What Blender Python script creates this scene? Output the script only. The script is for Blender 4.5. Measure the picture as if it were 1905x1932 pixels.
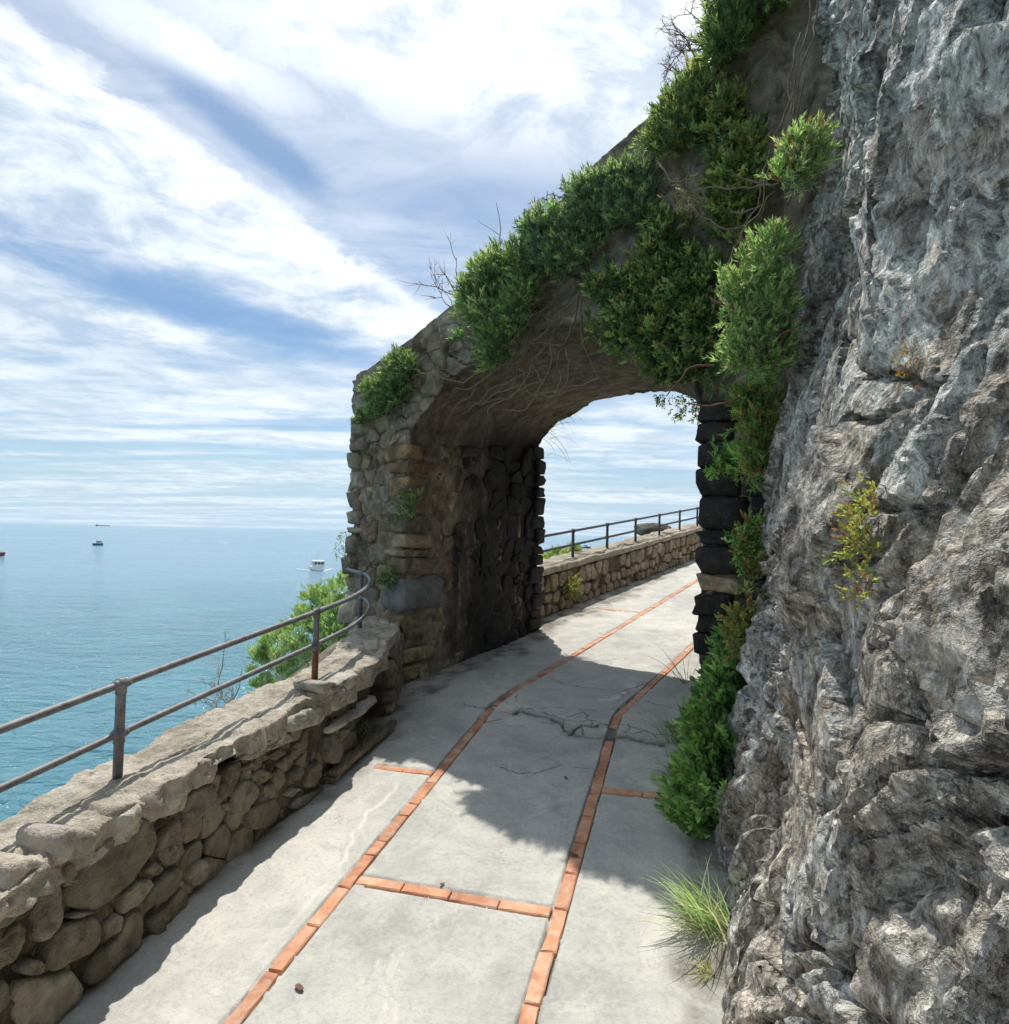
import bpy, math, random
import numpy as np
from mathutils import Vector, Matrix

# ------------------------------------------------------------------ camera frame
# Photo measurements are in pixels of a 1905 x 1932 view; lengths below are in
# units of U and every mesh is scaled by K into metres when it is linked.
F, CX, CY, HC = 1230.0, 952.5, 966.0, 1.62
K = 1.81 / 1.62
_p, _r = math.radians(1.89), math.radians(1.23)
FW = np.array([0, math.cos(_p), math.sin(_p)])
_r0 = np.array([1.0, 0, 0]); _u0 = np.cross(_r0, FW)
RT = math.cos(_r) * _r0 + math.sin(_r) * _u0
UP = -math.sin(_r) * _r0 + math.cos(_r) * _u0
CAM = np.array([0, 0, HC])
GA, GB = .042, .092                                   # slope of the path plane
SEA = HC - 9.0 / K

def ray(px, py): return (px - CX) / F * RT + (CY - py) / F * UP + FW
def gnd(px, py, h=0.0):
    d = ray(px, py); n = np.array([-GA, -GB, 1.0]); return CAM + d * ((h - CAM @ n) / (d @ n))
def onplane(px, py, p0, n):
    d = ray(px, py); return CAM + d * (((np.asarray(p0) - CAM) @ n) / (d @ n))
def onsea(px, py):
    d = ray(px, py); return CAM + d * ((SEA - HC) / d[2])
def frame(deg):
    a = math.radians(deg)
    return np.array([math.sin(a), math.cos(a), 0.0]), np.array([math.cos(a), -math.sin(a), 0.0])
d1, n1 = frame(15.8)
d2, n2 = frame(33.5)
ZZ = np.array([0, 0, 1.0])
def W(d, n, s, t, h):
    s, t, h = np.broadcast_arrays(np.asarray(s, float), np.asarray(t, float), np.asarray(h, float))
    x = s * d[0] + t * n[0]; y = s * d[1] + t * n[1]
    return np.stack([x, y, h + GA * x + GB * y], -1)
def W1(s, t, h=0.0): return W(d1, n1, s, t, h)
def W2(s, t, h=0.0): return W(d2, n2, s, t, h)
def hgt(p): return p[..., 2] - GA * p[..., 0] - GB * p[..., 1]

scene = bpy.context.scene
for o in list(bpy.data.objects): bpy.data.objects.remove(o)
col = scene.collection

cam = bpy.data.cameras.new('camera'); cam_o = bpy.data.objects.new('camera', cam); col.objects.link(cam_o)
cam.sensor_fit = 'HORIZONTAL'; cam.sensor_width = 36.0; cam.lens = 36.0 * F / 1905.0
cam.clip_start = .02; cam.clip_end = 90000.0
M = Matrix(((RT[0], UP[0], -FW[0], 0), (RT[1], UP[1], -FW[1], 0), (RT[2], UP[2], -FW[2], HC * K), (0, 0, 0, 1)))
cam_o.matrix_world = M
scene.camera = cam_o

# ------------------------------------------------------------------ node helper
class N:
    def __init__(s, tree): s.t = tree; s.n = tree.nodes; s.l = tree.links
    def put(s, sock, v):
        if v is None: return
        if isinstance(v, bpy.types.NodeSocket): s.l.new(v, sock)
        elif hasattr(sock, 'default_value'):
            if isinstance(v, (tuple, list)) and len(v) == 3 and sock.type == 'RGBA': v = (*v, 1)
            sock.default_value = v
    def node(s, t, **kw):
        x = s.n.new(t)
        for k, v in kw.items(): setattr(x, k, v)
        return x
    def m(s, op, a, b=None, c=None, clamp=False):
        x = s.node('ShaderNodeMath', operation=op, use_clamp=clamp)
        s.put(x.inputs[0], a); s.put(x.inputs[1], b); s.put(x.inputs[2], c); return x.outputs[0]
    def vm(s, op, a, b=None):
        x = s.node('ShaderNodeVectorMath', operation=op)
        s.put(x.inputs[0], a); s.put(x.inputs[1], b); return x.outputs[0]
    def noise(s, vec, scale, detail=4, rough=.55, dist=0.0, out=0):
        x = s.node('ShaderNodeTexNoise'); s.put(x.inputs['Vector'], vec)
        x.inputs['Scale'].default_value = scale; x.inputs['Detail'].default_value = detail
        x.inputs['Roughness'].default_value = rough; x.inputs['Distortion'].default_value = dist
        return x.outputs[out]
    def voro(s, vec, scale, feature='F1', out='Distance', rnd=1.0):
        x = s.node('ShaderNodeTexVoronoi', feature=feature); s.put(x.inputs['Vector'], vec)
        x.inputs['Scale'].default_value = scale; x.inputs['Randomness'].default_value = rnd
        return x.outputs[out]
    def ramp(s, fac, stops, interp='LINEAR'):
        x = s.node('ShaderNodeValToRGB'); s.put(x.inputs[0], fac); e = x.color_ramp; e.interpolation = interp
        while len(e.elements) < len(stops): e.elements.new(.5)
        for el, (p, c) in zip(e.elements, stops):
            el.position = p; el.color = (c, c, c, 1) if isinstance(c, (int, float)) else (*c, 1)
        return x.outputs[0]
    def step(s, v, a, b):
        x = s.node('ShaderNodeMapRange', interpolation_type='SMOOTHSTEP'); s.put(x.inputs[0], v)
        x.inputs[1].default_value = a; x.inputs[2].default_value = b; return x.outputs[0]
    def mix(s, f, a, b, mode='MIX'):
        x = s.node('ShaderNodeMix', data_type='RGBA', blend_type=mode)
        s.put(x.inputs[0], f); s.put(x.inputs[6], a); s.put(x.inputs[7], b); return x.outputs[2]
    def scale(s, vec, sc, rot=(0, 0, 0)):
        x = s.node('ShaderNodeMapping'); s.put(x.inputs[0], vec)
        x.inputs['Scale'].default_value = sc; x.inputs['Rotation'].default_value = rot; return x.outputs[0]
    def bump(s, h, strength, dist, normal=None):
        x = s.node('ShaderNodeBump'); s.put(x.inputs['Height'], h); x.inputs['Strength'].default_value = strength
        x.inputs['Distance'].default_value = dist; s.put(x.inputs['Normal'], normal); return x.outputs[0]
    def pos(s): return s.node('ShaderNodeNewGeometry').outputs['Position']
    def obj(s): return s.node('ShaderNodeTexCoord').outputs['Object']
    def rnd(s): return s.node('ShaderNodeObjectInfo').outputs['Random']
    def attr(s, name, out='Color'):
        x = s.node('ShaderNodeAttribute', attribute_name=name); return x.outputs[out]

# ------------------------------------------------------------------ sun, sky, exposure
SUN_EL, SUN_AZ = math.radians(66.0), math.radians(-9.5)
SUN = Vector((math.sin(SUN_AZ) * math.cos(SUN_EL), math.cos(SUN_AZ) * math.cos(SUN_EL), math.sin(SUN_EL)))
sl = bpy.data.lights.new('sun', 'SUN'); sl.energy = 2.0; sl.angle = math.radians(.53); sl.color = (1.0, .955, .88)
so = bpy.data.objects.new('sun', sl); col.objects.link(so)
so.rotation_euler = SUN.to_track_quat('Z', 'Y').to_euler(); so.location = (0, 0, 40)

world = bpy.data.worlds.new('World'); scene.world = world; world.use_nodes = True
def build_world():
    n = N(world.node_tree); n.n.clear()
    sky = n.node('ShaderNodeTexSky', sky_type='NISHITA'); sky.sun_disc = False
    sky.sun_elevation = SUN_EL; sky.sun_rotation = SUN_AZ; sky.altitude = 10; sky.air_density = 1.0
    sky.dust_density = .8; sky.ozone_density = 2.0
    g = n.node('ShaderNodeTexCoord').outputs['Generated']
    sep = n.node('ShaderNodeSeparateXYZ'); n.put(sep.inputs[0], g)
    X, Y, Z = sep.outputs
    zz = n.m('ADD', n.m('MAXIMUM', Z, 0.0), .05)                    # a flat cloud layer overhead
    px = n.m('DIVIDE', X, zz); py = n.m('DIVIDE', Y, zz)
    cmb = n.node('ShaderNodeCombineXYZ'); n.put(cmb.inputs[0], px); n.put(cmb.inputs[1], py)
    P = cmb.outputs[0]
    big = n.noise(P, .6, 4, .5, .4); fine = n.noise(P, 3.0, 7, .64, .3)
    wisp = n.noise(n.scale(P, (.55, 2.0, 1), (0, 0, .35)), 1.2, 5, .58, .8)
    streak = n.noise(n.scale(P, (.22, .85, 1), (0, 0, .12)), .9, 5, .62, .3)
    lump = n.m('MULTIPLY', n.m('SUBTRACT', fine, .5), .55)
    inv = lambda v: n.m('SUBTRACT', 1.0, v)
    # cumulus bank lying to the left of a lumpy edge line
    e = n.m('ADD', n.m('ADD', px, .74), n.m('MULTIPLY', n.m('SUBTRACT', py, 1.46), -.43))
    ew = n.m('ADD', e, lump)
    bank = inv(n.step(ew, -.10, .05))
    rim = n.m('MULTIPLY', n.step(ew, -.34, -.08), inv(n.step(ew, -.06, .05)))
    def blob(cx, cy, rx, ry, rot, w=.5, soft=1.15):
        c, s_ = math.cos(rot), math.sin(rot)
        dx = n.m('SUBTRACT', px, cx); dy = n.m('SUBTRACT', py, cy)
        a = n.m('DIVIDE', n.m('ADD', n.m('MULTIPLY', dx, c), n.m('MULTIPLY', dy, s_)), rx)
        b = n.m('DIVIDE', n.m('ADD', n.m('MULTIPLY', dx, -s_), n.m('MULTIPLY', dy, c)), ry)
        r = n.m('SQRT', n.m('ADD', n.m('MULTIPLY', a, a), n.m('MULTIPLY', b, b)))
        r = n.m('ADD', r, n.m('MULTIPLY', n.m('SUBTRACT', fine, .5), w * 2))
        return inv(n.step(r, .35, soft))
    hole = blob(-1.15, 2.58, .95, .27, .96, .25, 1.35)
    lobe = n.m('MULTIPLY', blob(-.62, 1.22, .30, .13, .8, 1.3, 1.3), n.m('ADD', .45, n.m('MULTIPLY', fine, .8)), clamp=True)
    bright = n.m('MULTIPLY', blob(.10, 1.12, .80, .42, .1, .9, 2.2), n.m('ADD', .55, n.m('MULTIPLY', n.step(fine, .36, .60), .45)))
    gap = blob(-.60, 1.50, .32, .085, 1.15, .55)
    low = n.step(py, 2.6, 3.6)                                      # towards the horizon the layer turns to streaks
    thick = n.step(n.m('ADD', n.m('MULTIPLY', fine, .55), n.m('MULTIPLY', big, .45)), .38, .62)
    bd = n.m('MULTIPLY', bank, n.m('ADD', .62, n.m('MULTIPLY', n.step(fine, .32, .60), .34)))
    veil = n.m('ADD', .22, n.m('ADD', n.m('MULTIPLY', n.step(wisp, .36, .66), .34), n.m('MULTIPLY', n.step(big, .40, .62), .22)))
    d = n.m('MAXIMUM', bd, n.m('MULTIPLY', veil, .9))
    puff = n.m('MULTIPLY', n.step(n.noise(P, 5.0, 5, .6, .2), .60, .70), n.step(big, .48, .58))
    d = n.m('MAXIMUM', n.m('MAXIMUM', d, n.m('MULTIPLY', lobe, .95)), n.m('MULTIPLY', puff, .7)); d = n.m('MAXIMUM', d, n.m('MULTIPLY', bright, .9))
    sd_ = n.m('ADD', n.m('MULTIPLY', n.step(streak, .40, .58), .70), .20)
    d = n.m('ADD', n.m('MULTIPLY', d, inv(low)), n.m('MULTIPLY', sd_, low))
    d = n.m('MULTIPLY', d, inv(n.m('MULTIPLY', hole, .88))); d = n.m('MULTIPLY', d, inv(n.m('MULTIPLY', gap, .72)))
    hz = inv(n.step(Z, .0, .15))                                     # far layer seen through more air
    d = n.m('MULTIPLY', d, inv(n.m('MULTIPLY', hz, .40)), clamp=True)
    dot = n.node('ShaderNodeVectorMath', operation='DOT_PRODUCT'); n.put(dot.inputs[0], g); dot.inputs[1].default_value = SUN
    glare = n.m('POWER', n.m('MAXIMUM', dot.outputs['Value'], 0.0), 9.0)
    cc = n.mix(thick, CLOUD_LO, CLOUD_HI)
    cc = n.mix(n.m('MULTIPLY', n.m('MAXIMUM', n.m('MULTIPLY', rim, inv(low)), n.m('MAXIMUM', n.m('MULTIPLY', lobe, .6), n.m('MULTIPLY', bright, .8))), .9, clamp=True), cc, CLOUD_RIM)
    cc = n.mix(1.0, cc, n.mix(glare, (1, 1, 1), (1.7, 1.62, 1.5)), 'MULTIPLY')
    base = n.mix(hz, n.mix(1.0, sky.outputs[0], SKY_TINT, 'MULTIPLY'), HAZE)
    c = n.mix(d, base, cc)
    bg = n.node('ShaderNodeBackground'); bg.inputs[1].default_value = .1; n.put(bg.inputs[0], c)
    out = n.node('ShaderNodeOutputWorld'); n.l.new(bg.outputs[0], out.inputs[0])
CLOUD_LO, CLOUD_HI, CLOUD_RIM = (3.1, 3.65, 4.2), (4.8, 5.1, 5.3), (5.7, 5.8, 5.85)
SKY_TINT, HAZE = (.37, .47, .53), (2.35, 3.25, 4.1)
build_world()
vs = scene.view_settings
vs.view_transform = 'Standard'; vs.look = 'None'; vs.gamma = 1.0; vs.exposure = 1.12; vs.use_curve_mapping = False
scene.cycles.max_bounces = 8; scene.cycles.diffuse_bounces = 5; scene.cycles.glossy_bounces = 2
scene.cycles.transmission_bounces = 6; scene.cycles.transparent_max_bounces = 4
scene.cycles.use_denoising = True; scene.cycles.use_adaptive_sampling = True; scene.cycles.adaptive_threshold = .015
world.cycles.sampling_method = 'MANUAL'; world.cycles.sample_map_resolution = 512

# ------------------------------------------------------------------ numpy noise
def _hash(ix, iy, iz, k):
    h = (ix.astype(np.int64) * 374761393 + iy.astype(np.int64) * 668265263 + iz.astype(np.int64) * 2147483647 + k * 974634777) & 0xFFFFFFFF
    h = ((h ^ (h >> 13)) * 1274126177) & 0xFFFFFFFF
    h = ((h ^ (h >> 16)) * 2246822519) & 0xFFFFFFFF
    return ((h ^ (h >> 15)) & 0xFFFFFF) / float(0x1000000)
def vnoise(P, k=0):
    P = np.asarray(P, float); i = np.floor(P); f = P - i; i = i.astype(np.int64); f = f * f * f * (f * (f * 6 - 15) + 10)
    r = 0
    for a in (0, 1):
        for b in (0, 1):
            for c in (0, 1):
                w = (f[..., 0] if a else 1 - f[..., 0]) * (f[..., 1] if b else 1 - f[..., 1]) * (f[..., 2] if c else 1 - f[..., 2])
                r = r + w * _hash(i[..., 0] + a, i[..., 1] + b, i[..., 2] + c, k)
    return r * 2 - 1
def fbm(P, o=4, k=0, gain=.5):
    P = np.asarray(P, float); r = 0; a = 1.0; q = P
    for i in range(o):
        r = r + a * vnoise(q, k + i); a *= gain; q = q * 2.03 + 11.7
    return r
def facets(x, y, k=0, tilt=1.0):
    """2-D cells, each a tilted plane: broken rock. returns height, cell id value, edge distance"""
    ix = np.floor(x).astype(np.int64); iy = np.floor(y).astype(np.int64)
    best = np.full(x.shape, 9.0); sec = np.full(x.shape, 9.0); hv = np.zeros(x.shape); idv = np.zeros(x.shape); z0 = np.zeros_like(ix)
    for a in (-1, 0, 1):
        for b in (-1, 0, 1):
            jx, jy = ix + a, iy + b
            cx = jx + _hash(jx, jy, z0, k); cy = jy + _hash(jx, jy, z0, k + 1)
            dx, dy = x - cx, y - cy; d = dx * dx + dy * dy
            gx = (_hash(jx, jy, z0, k + 2) - .5) * 2 * tilt; gy = (_hash(jx, jy, z0, k + 3) - .5) * 2 * tilt
            rv = _hash(jx, jy, z0, k + 4)
            new = d < best
            sec = np.where(new, best, np.minimum(sec, d))
            hv = np.where(new, gx * dx + gy * dy + (rv - .5) * .8, hv); idv = np.where(new, rv, idv); best = np.where(new, d, best)
    return hv, idv, np.sqrt(sec) - np.sqrt(best)

def crags(x, y, k=0, tilt=1.0, curv=.8, sign=1):
    """continuous broken planes: upper (sign 1) or lower (sign -1) envelope of tilted cells, with crisp creases"""
    ix = np.floor(x).astype(np.int64); iy = np.floor(y).astype(np.int64); z0 = np.zeros_like(ix)
    b1 = np.full(x.shape, -9.0); b2 = np.full(x.shape, -9.0); idv = np.zeros(x.shape)
    for a in (-1, 0, 1):
        for b in (-1, 0, 1):
            jx, jy = ix + a, iy + b
            dx = x - jx - _hash(jx, jy, z0, k); dy = y - jy - _hash(jx, jy, z0, k + 1)
            gx = (_hash(jx, jy, z0, k + 2) - .5) * 2 * tilt; gy = (_hash(jx, jy, z0, k + 3) - .5) * 2 * tilt
            rv = _hash(jx, jy, z0, k + 4); v = gx * dx + gy * dy + (rv - .5) * .9 - curv * (dx * dx + dy * dy)
            new = v > b1; b2 = np.where(new, b1, np.maximum(b2, v)); idv = np.where(new, rv, idv); b1 = np.where(new, v, b1)
    return sign * b1, idv, b1 - b2

# ------------------------------------------------------------------ mesh helper
def link(name, me, mats, parent=None, smooth=True):
    if smooth and len(me.polygons): me.polygons.foreach_set('use_smooth', np.ones(len(me.polygons), bool))
    for m in (mats if isinstance(mats, (list, tuple)) else [mats]): me.materials.append(m)
    o = bpy.data.objects.new(name, me); col.objects.link(o)
    if parent is not None: o.parent = parent
    return o
def mesh(name, V, Fc, mats, parent=None, smooth=True, attrs=None, mat_idx=None):
    """V in units of U. Fc: list of faces or int array (n, k)"""
    V = np.asarray(V, float).reshape(-1, 3) * K
    me = bpy.data.meshes.new(name)
    if isinstance(Fc, np.ndarray):
        nf, k = Fc.shape
        me.vertices.add(len(V)); me.vertices.foreach_set('co', V.astype(np.float32).ravel())
        me.loops.add(nf * k); me.loops.foreach_set('vertex_index', Fc.astype(np.int32).ravel())
        me.polygons.add(nf); me.polygons.foreach_set('loop_start', np.arange(0, nf * k, k, dtype=np.int32))
        me.update(calc_edges=True)
    else:
        me.from_pydata(V.tolist(), [], Fc); me.update()
    if mat_idx is not None: me.polygons.foreach_set('material_index', np.asarray(mat_idx, np.int32))
    for an, av in (attrs or {}).items():
        av = np.asarray(av, np.float32)
        if av.ndim == 1:
            a = me.attributes.new(an, 'FLOAT', 'POINT'); a.data.foreach_set('value', av)
        else:
            a = me.color_attributes.new(an, 'FLOAT_COLOR', 'POINT')
            a.data.foreach_set('color', np.concatenate([av, np.ones((len(av), 1), np.float32)], 1).ravel())
    return link(name, me, mats, parent, smooth)
def grid_faces(nu, nv, flip=False):
    i = np.arange(nu - 1)[:, None] * nv + np.arange(nv - 1)[None, :]
    q = np.stack([i, i + nv, i + nv + 1, i + 1], -1).reshape(-1, 4)
    return q[:, ::-1].copy() if flip else q
def empty(name, loc, label, cat, group=None):
    o = bpy.data.objects.new(name, None); o.location = np.asarray(loc) * K; o.empty_display_size = .1
    col.objects.link(o); tag(o, label, cat, group); return o
def tag(o, label=None, cat=None, group=None, kind=None):
    for k, v in (('label', label), ('category', cat), ('group', group), ('kind', kind)):
        if v: o[k] = v
    return o
def under(o, root):
    o.parent = root; o.matrix_parent_inverse = Matrix.Translation(-root.location); return o
class MB:
    """collects small primitives into one mesh (units of U)"""
    def __init__(s): s.v = []; s.f = []
    def add(s, v, f):
        b = len(s.v); s.v += [tuple(map(float, q)) for q in v]; s.f += [tuple(b + i for i in q) for q in f]
    def tube(s, pts, rad, n=8, cap=True):
        pts = [np.asarray(p, float) for p in pts]; rad = rad if isinstance(rad, (list, tuple, np.ndarray)) else [rad] * len(pts)
        v = []; ref = None
        for i, p in enumerate(pts):
            t = pts[min(i + 1, len(pts) - 1)] - pts[max(i - 1, 0)]; t = t / (np.linalg.norm(t) + 1e-12)
            if ref is None: ref = np.cross(t, [0, 0, 1.0] if abs(t[2]) < .9 else [1.0, 0, 0])
            a = ref - t * (ref @ t); a /= np.linalg.norm(a) + 1e-12; ref = a; b = np.cross(t, a)
            for k in range(n):
                th = 2 * math.pi * k / n; v.append(p + rad[i] * (math.cos(th) * a + math.sin(th) * b))
        f = [(i * n + k, i * n + (k + 1) % n, (i + 1) * n + (k + 1) % n, (i + 1) * n + k) for i in range(len(pts) - 1) for k in range(n)]
        if cap: f += [tuple(range(n))[::-1], tuple((len(pts) - 1) * n + k for k in range(n))]
        s.add(v, f)
    def box(s, c, ax, ay, az):
        c, ax, ay, az = map(lambda q: np.asarray(q, float), (c, ax, ay, az))
        v = [c + i * ax + j * ay + k * az for i in (-1, 1) for j in (-1, 1) for k in (-1, 1)]
        s.add(v, [(0, 1, 3, 2), (4, 6, 7, 5), (0, 4, 5, 1), (2, 3, 7, 6), (0, 2, 6, 4), (1, 5, 7, 3)])
    def ball(s, c, r, n=10, m=6, sq=1.0):
        c = np.asarray(c, float); v = []; f = []
        for i in range(m + 1):
            ph = math.pi * i / m
            for k in range(n):
                th = 2 * math.pi * k / n
                v.append(c + r * np.array([math.sin(ph) * math.cos(th), math.sin(ph) * math.sin(th), sq * math.cos(ph)]))
        f = [(i * n + k, (i + 1) * n + k, (i + 1) * n + (k + 1) % n, i * n + (k + 1) % n) for i in range(m) for k in range(n)]
        s.add(v, f)
    def build(s, name, mat, parent=None, smooth=True): return mesh(name, s.v, s.f, mat, parent, smooth)

# ------------------------------------------------------------------ materials
def material(name):
    m = bpy.data.materials.new(name); m.use_nodes = True; n = N(m.node_tree); n.n.clear()
    b = n.node('ShaderNodeBsdfPrincipled'); o = n.node('ShaderNodeOutputMaterial'); n.l.new(b.outputs[0], o.inputs[0])
    return m, n, b, o
def rock_like(name, c0, c1, c2, stain, bump=.6, scale=1.0, rough=.9, vary=.35, white=0.0):
    m, n, b, o = material(name); p = n.pos()
    f1 = n.noise(p, 3.0 * scale, 4, .6, .3); f2 = n.noise(p, 16 * scale, 5, .68, .2); f3 = n.noise(p, 75 * scale, 3, .7)
    c = n.ramp(n.m('ADD', n.m('MULTIPLY', f1, .5), n.m('MULTIPLY', f2, .5)), [(.40, c0), (.5, c1), (.61, c2)])
    r = n.rnd()
    c = n.mix(1.0, c, n.ramp(r, [(0, (1 - vary, 1 - vary, 1 - vary)), (.35, (1, .95, .86)), (.65, (1.0 - vary * .4, 1.0 - vary * .4, 1.0 - vary * .3)), (1, (1 + vary, 1 + vary * .95, 1 + vary * .85))]), 'MULTIPLY')
    c = n.mix(n.m('MULTIPLY', n.step(n.noise(p, 5 * scale, 5, .6, .6), .54, .68), .65), c, stain)
    c = n.mix(n.m('MULTIPLY', n.step(n.noise(p, 34 * scale, 4, .7), .6, .75), .35), c, (.42, .41, .37))
    if white: c = n.mix(n.m('MULTIPLY', n.step(n.noise(p, 7 * scale, 6, .65, 1.2), .60, .66), white), c, (.55, .56, .55))
    c = n.mix(n.m('MULTIPLY', n.attr('rust', 'Fac'), .7), c, (.40, .19, .06))
    n.put(b.inputs['Base Color'], c); b.inputs['Roughness'].default_value = rough
    h = n.m('ADD', n.m('MULTIPLY', f2, .6), n.m('MULTIPLY', f3, .25))
    n.put(b.inputs['Normal'], n.bump(h, bump, .06)); return m
M_stone = rock_like('parapet_stone', (0.134, 0.118, 0.092), (0.241, 0.210, 0.159), (0.339, 0.297, 0.226), (0.164, 0.118, 0.061), 1.0)
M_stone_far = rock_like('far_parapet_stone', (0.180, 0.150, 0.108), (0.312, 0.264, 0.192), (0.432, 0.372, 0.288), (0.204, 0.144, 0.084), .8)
M_mortar = rock_like('dark_mortar', (.06, .048, .035), (.12, .095, .065), (.19, .15, .10), (.06, .05, .03), 1.0, 2.0)
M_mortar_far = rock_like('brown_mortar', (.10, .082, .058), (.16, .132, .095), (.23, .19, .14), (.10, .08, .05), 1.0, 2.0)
M_coping = rock_like('weathered_coping', (0.295, 0.260, 0.198), (0.482, 0.436, 0.346), (0.643, 0.585, 0.482), (0.335, 0.286, 0.210), 1.0, 1.4, white=.6)
M_slab = rock_like('pale_slab_stone', (0.297, 0.276, 0.239), (0.470, 0.432, 0.376), (0.643, 0.600, 0.524), (0.321, 0.276, 0.217), .9, 1.2, white=.5, vary=.2)

def mat_concrete():
    m, n, b, o = material('path_concrete'); p = n.pos()
    f0 = n.noise(p, .9, 4, .6, .4); f1 = n.noise(p, 5, 5, .65, .3); f2 = n.noise(p, 45, 4, .7); f3 = n.noise(p, 180, 2, .7)
    c = n.ramp(n.m('ADD', n.m('MULTIPLY', f0, .55), n.m('MULTIPLY', f1, .45)), [(.39, (.35, .345, .325)), (.45, (.43, .423, .39)), (.54, (.51, .498, .455)), (.62, (.59, .57, .51))])
    c = n.mix(n.m('MULTIPLY', n.step(f2, .42, .62), .25), c, (.58, .57, .53))
    c = n.mix(n.m('MULTIPLY', n.step(f2, .48, .36), .35), c, (.32, .315, .29))
    c = n.mix(n.m('MULTIPLY', n.step(f3, .55, .72), .40), c, (.22, .215, .195))
    c = n.mix(n.m('MULTIPLY', n.step(n.noise(p, 2.1, 6, .65, .9), .55, .64), .40), c, (.33, .325, .30))
    c = n.mix(n.m('MULTIPLY', n.step(n.noise(n.scale(p, (1, 1, 1), (0, 0, .27)), 1.7, 7, .7, 1.6), .58, .62), .35), c, (.66, .64, .56))
    # hairline crazing, in patches only
    ed = n.voro(n.vm('ADD', p, n.vm('SCALE', n.noise(p, 3, 4, .6, 0, 1), None)), 1.6, 'DISTANCE_TO_EDGE')
    hair = n.m('MULTIPLY', n.m('SUBTRACT', 1.0, n.step(ed, .0, .006)), n.step(n.noise(p, .8, 3), .48, .56))
    c = n.mix(n.m('MULTIPLY', hair, .6), c, (.13, .12, .105))
    cr = n.attr('crack', 'Fac')
    c = n.mix(cr, c, (.06, .05, .038))
    c = n.mix(n.m('MULTIPLY', n.attr('spot', 'Fac'), .8), c, (.62, .64, .66))
    c = n.mix(n.m('MULTIPLY', n.attr('patch', 'Fac'), .45), c, (.68, .655, .57))
    dirt = n.attr('dirt', 'Fac')
    c = n.mix(n.m('MULTIPLY', dirt, n.step(f1, .3, .65)), c, (.11, .095, .07))
    c = n.mix(1.0, c, (1.1, 1.09, 1.07), 'MULTIPLY'); n.put(b.inputs['Base Color'], c); b.inputs['Roughness'].default_value = .85
    n.put(b.inputs['Normal'], n.bump(n.m('ADD', n.m('MULTIPLY', f2, .5), n.m('ADD', n.m('MULTIPLY', f3, .3), n.m('MULTIPLY', f1, .4))), .55, .012)); return m
M_concrete = mat_concrete()
def mat_brick():
    m, n, b, o = material('terracotta_brick'); p = n.pos(); r = n.rnd()
    f = n.noise(p, 9, 6, .6, .4); g = n.noise(p, 60, 4, .7)
    c = n.ramp(f, [(.36, (.48, .20, .11)), (.5, (.62, .295, .165)), (.64, (.70, .42, .28))])
    c = n.mix(1.0, c, n.ramp(r, [(0, (.78, .74, .74)), (.3, (1, .97, .93)), (.6, (1.1, 1.15, 1.15)), (.8, (.92, .86, .84)), (1, (1.08, 1.22, 1.25))]), 'MULTIPLY')
    c = n.mix(n.m('MULTIPLY', n.step(n.noise(p, 22, 5, .7), .50, .66), .55), c, (.55, .45, .36))
    c = n.mix(n.m('MULTIPLY', n.step(g, .6, .75), .35), c, (.14, .07, .045))
    n.put(b.inputs['Base Color'], c); b.inputs['Roughness'].default_value = .8
    n.put(b.inputs['Normal'], n.bump(n.m('ADD', f, n.m('MULTIPLY', g, .6)), .5, .008)); return m
M_brick = mat_brick()
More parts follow.
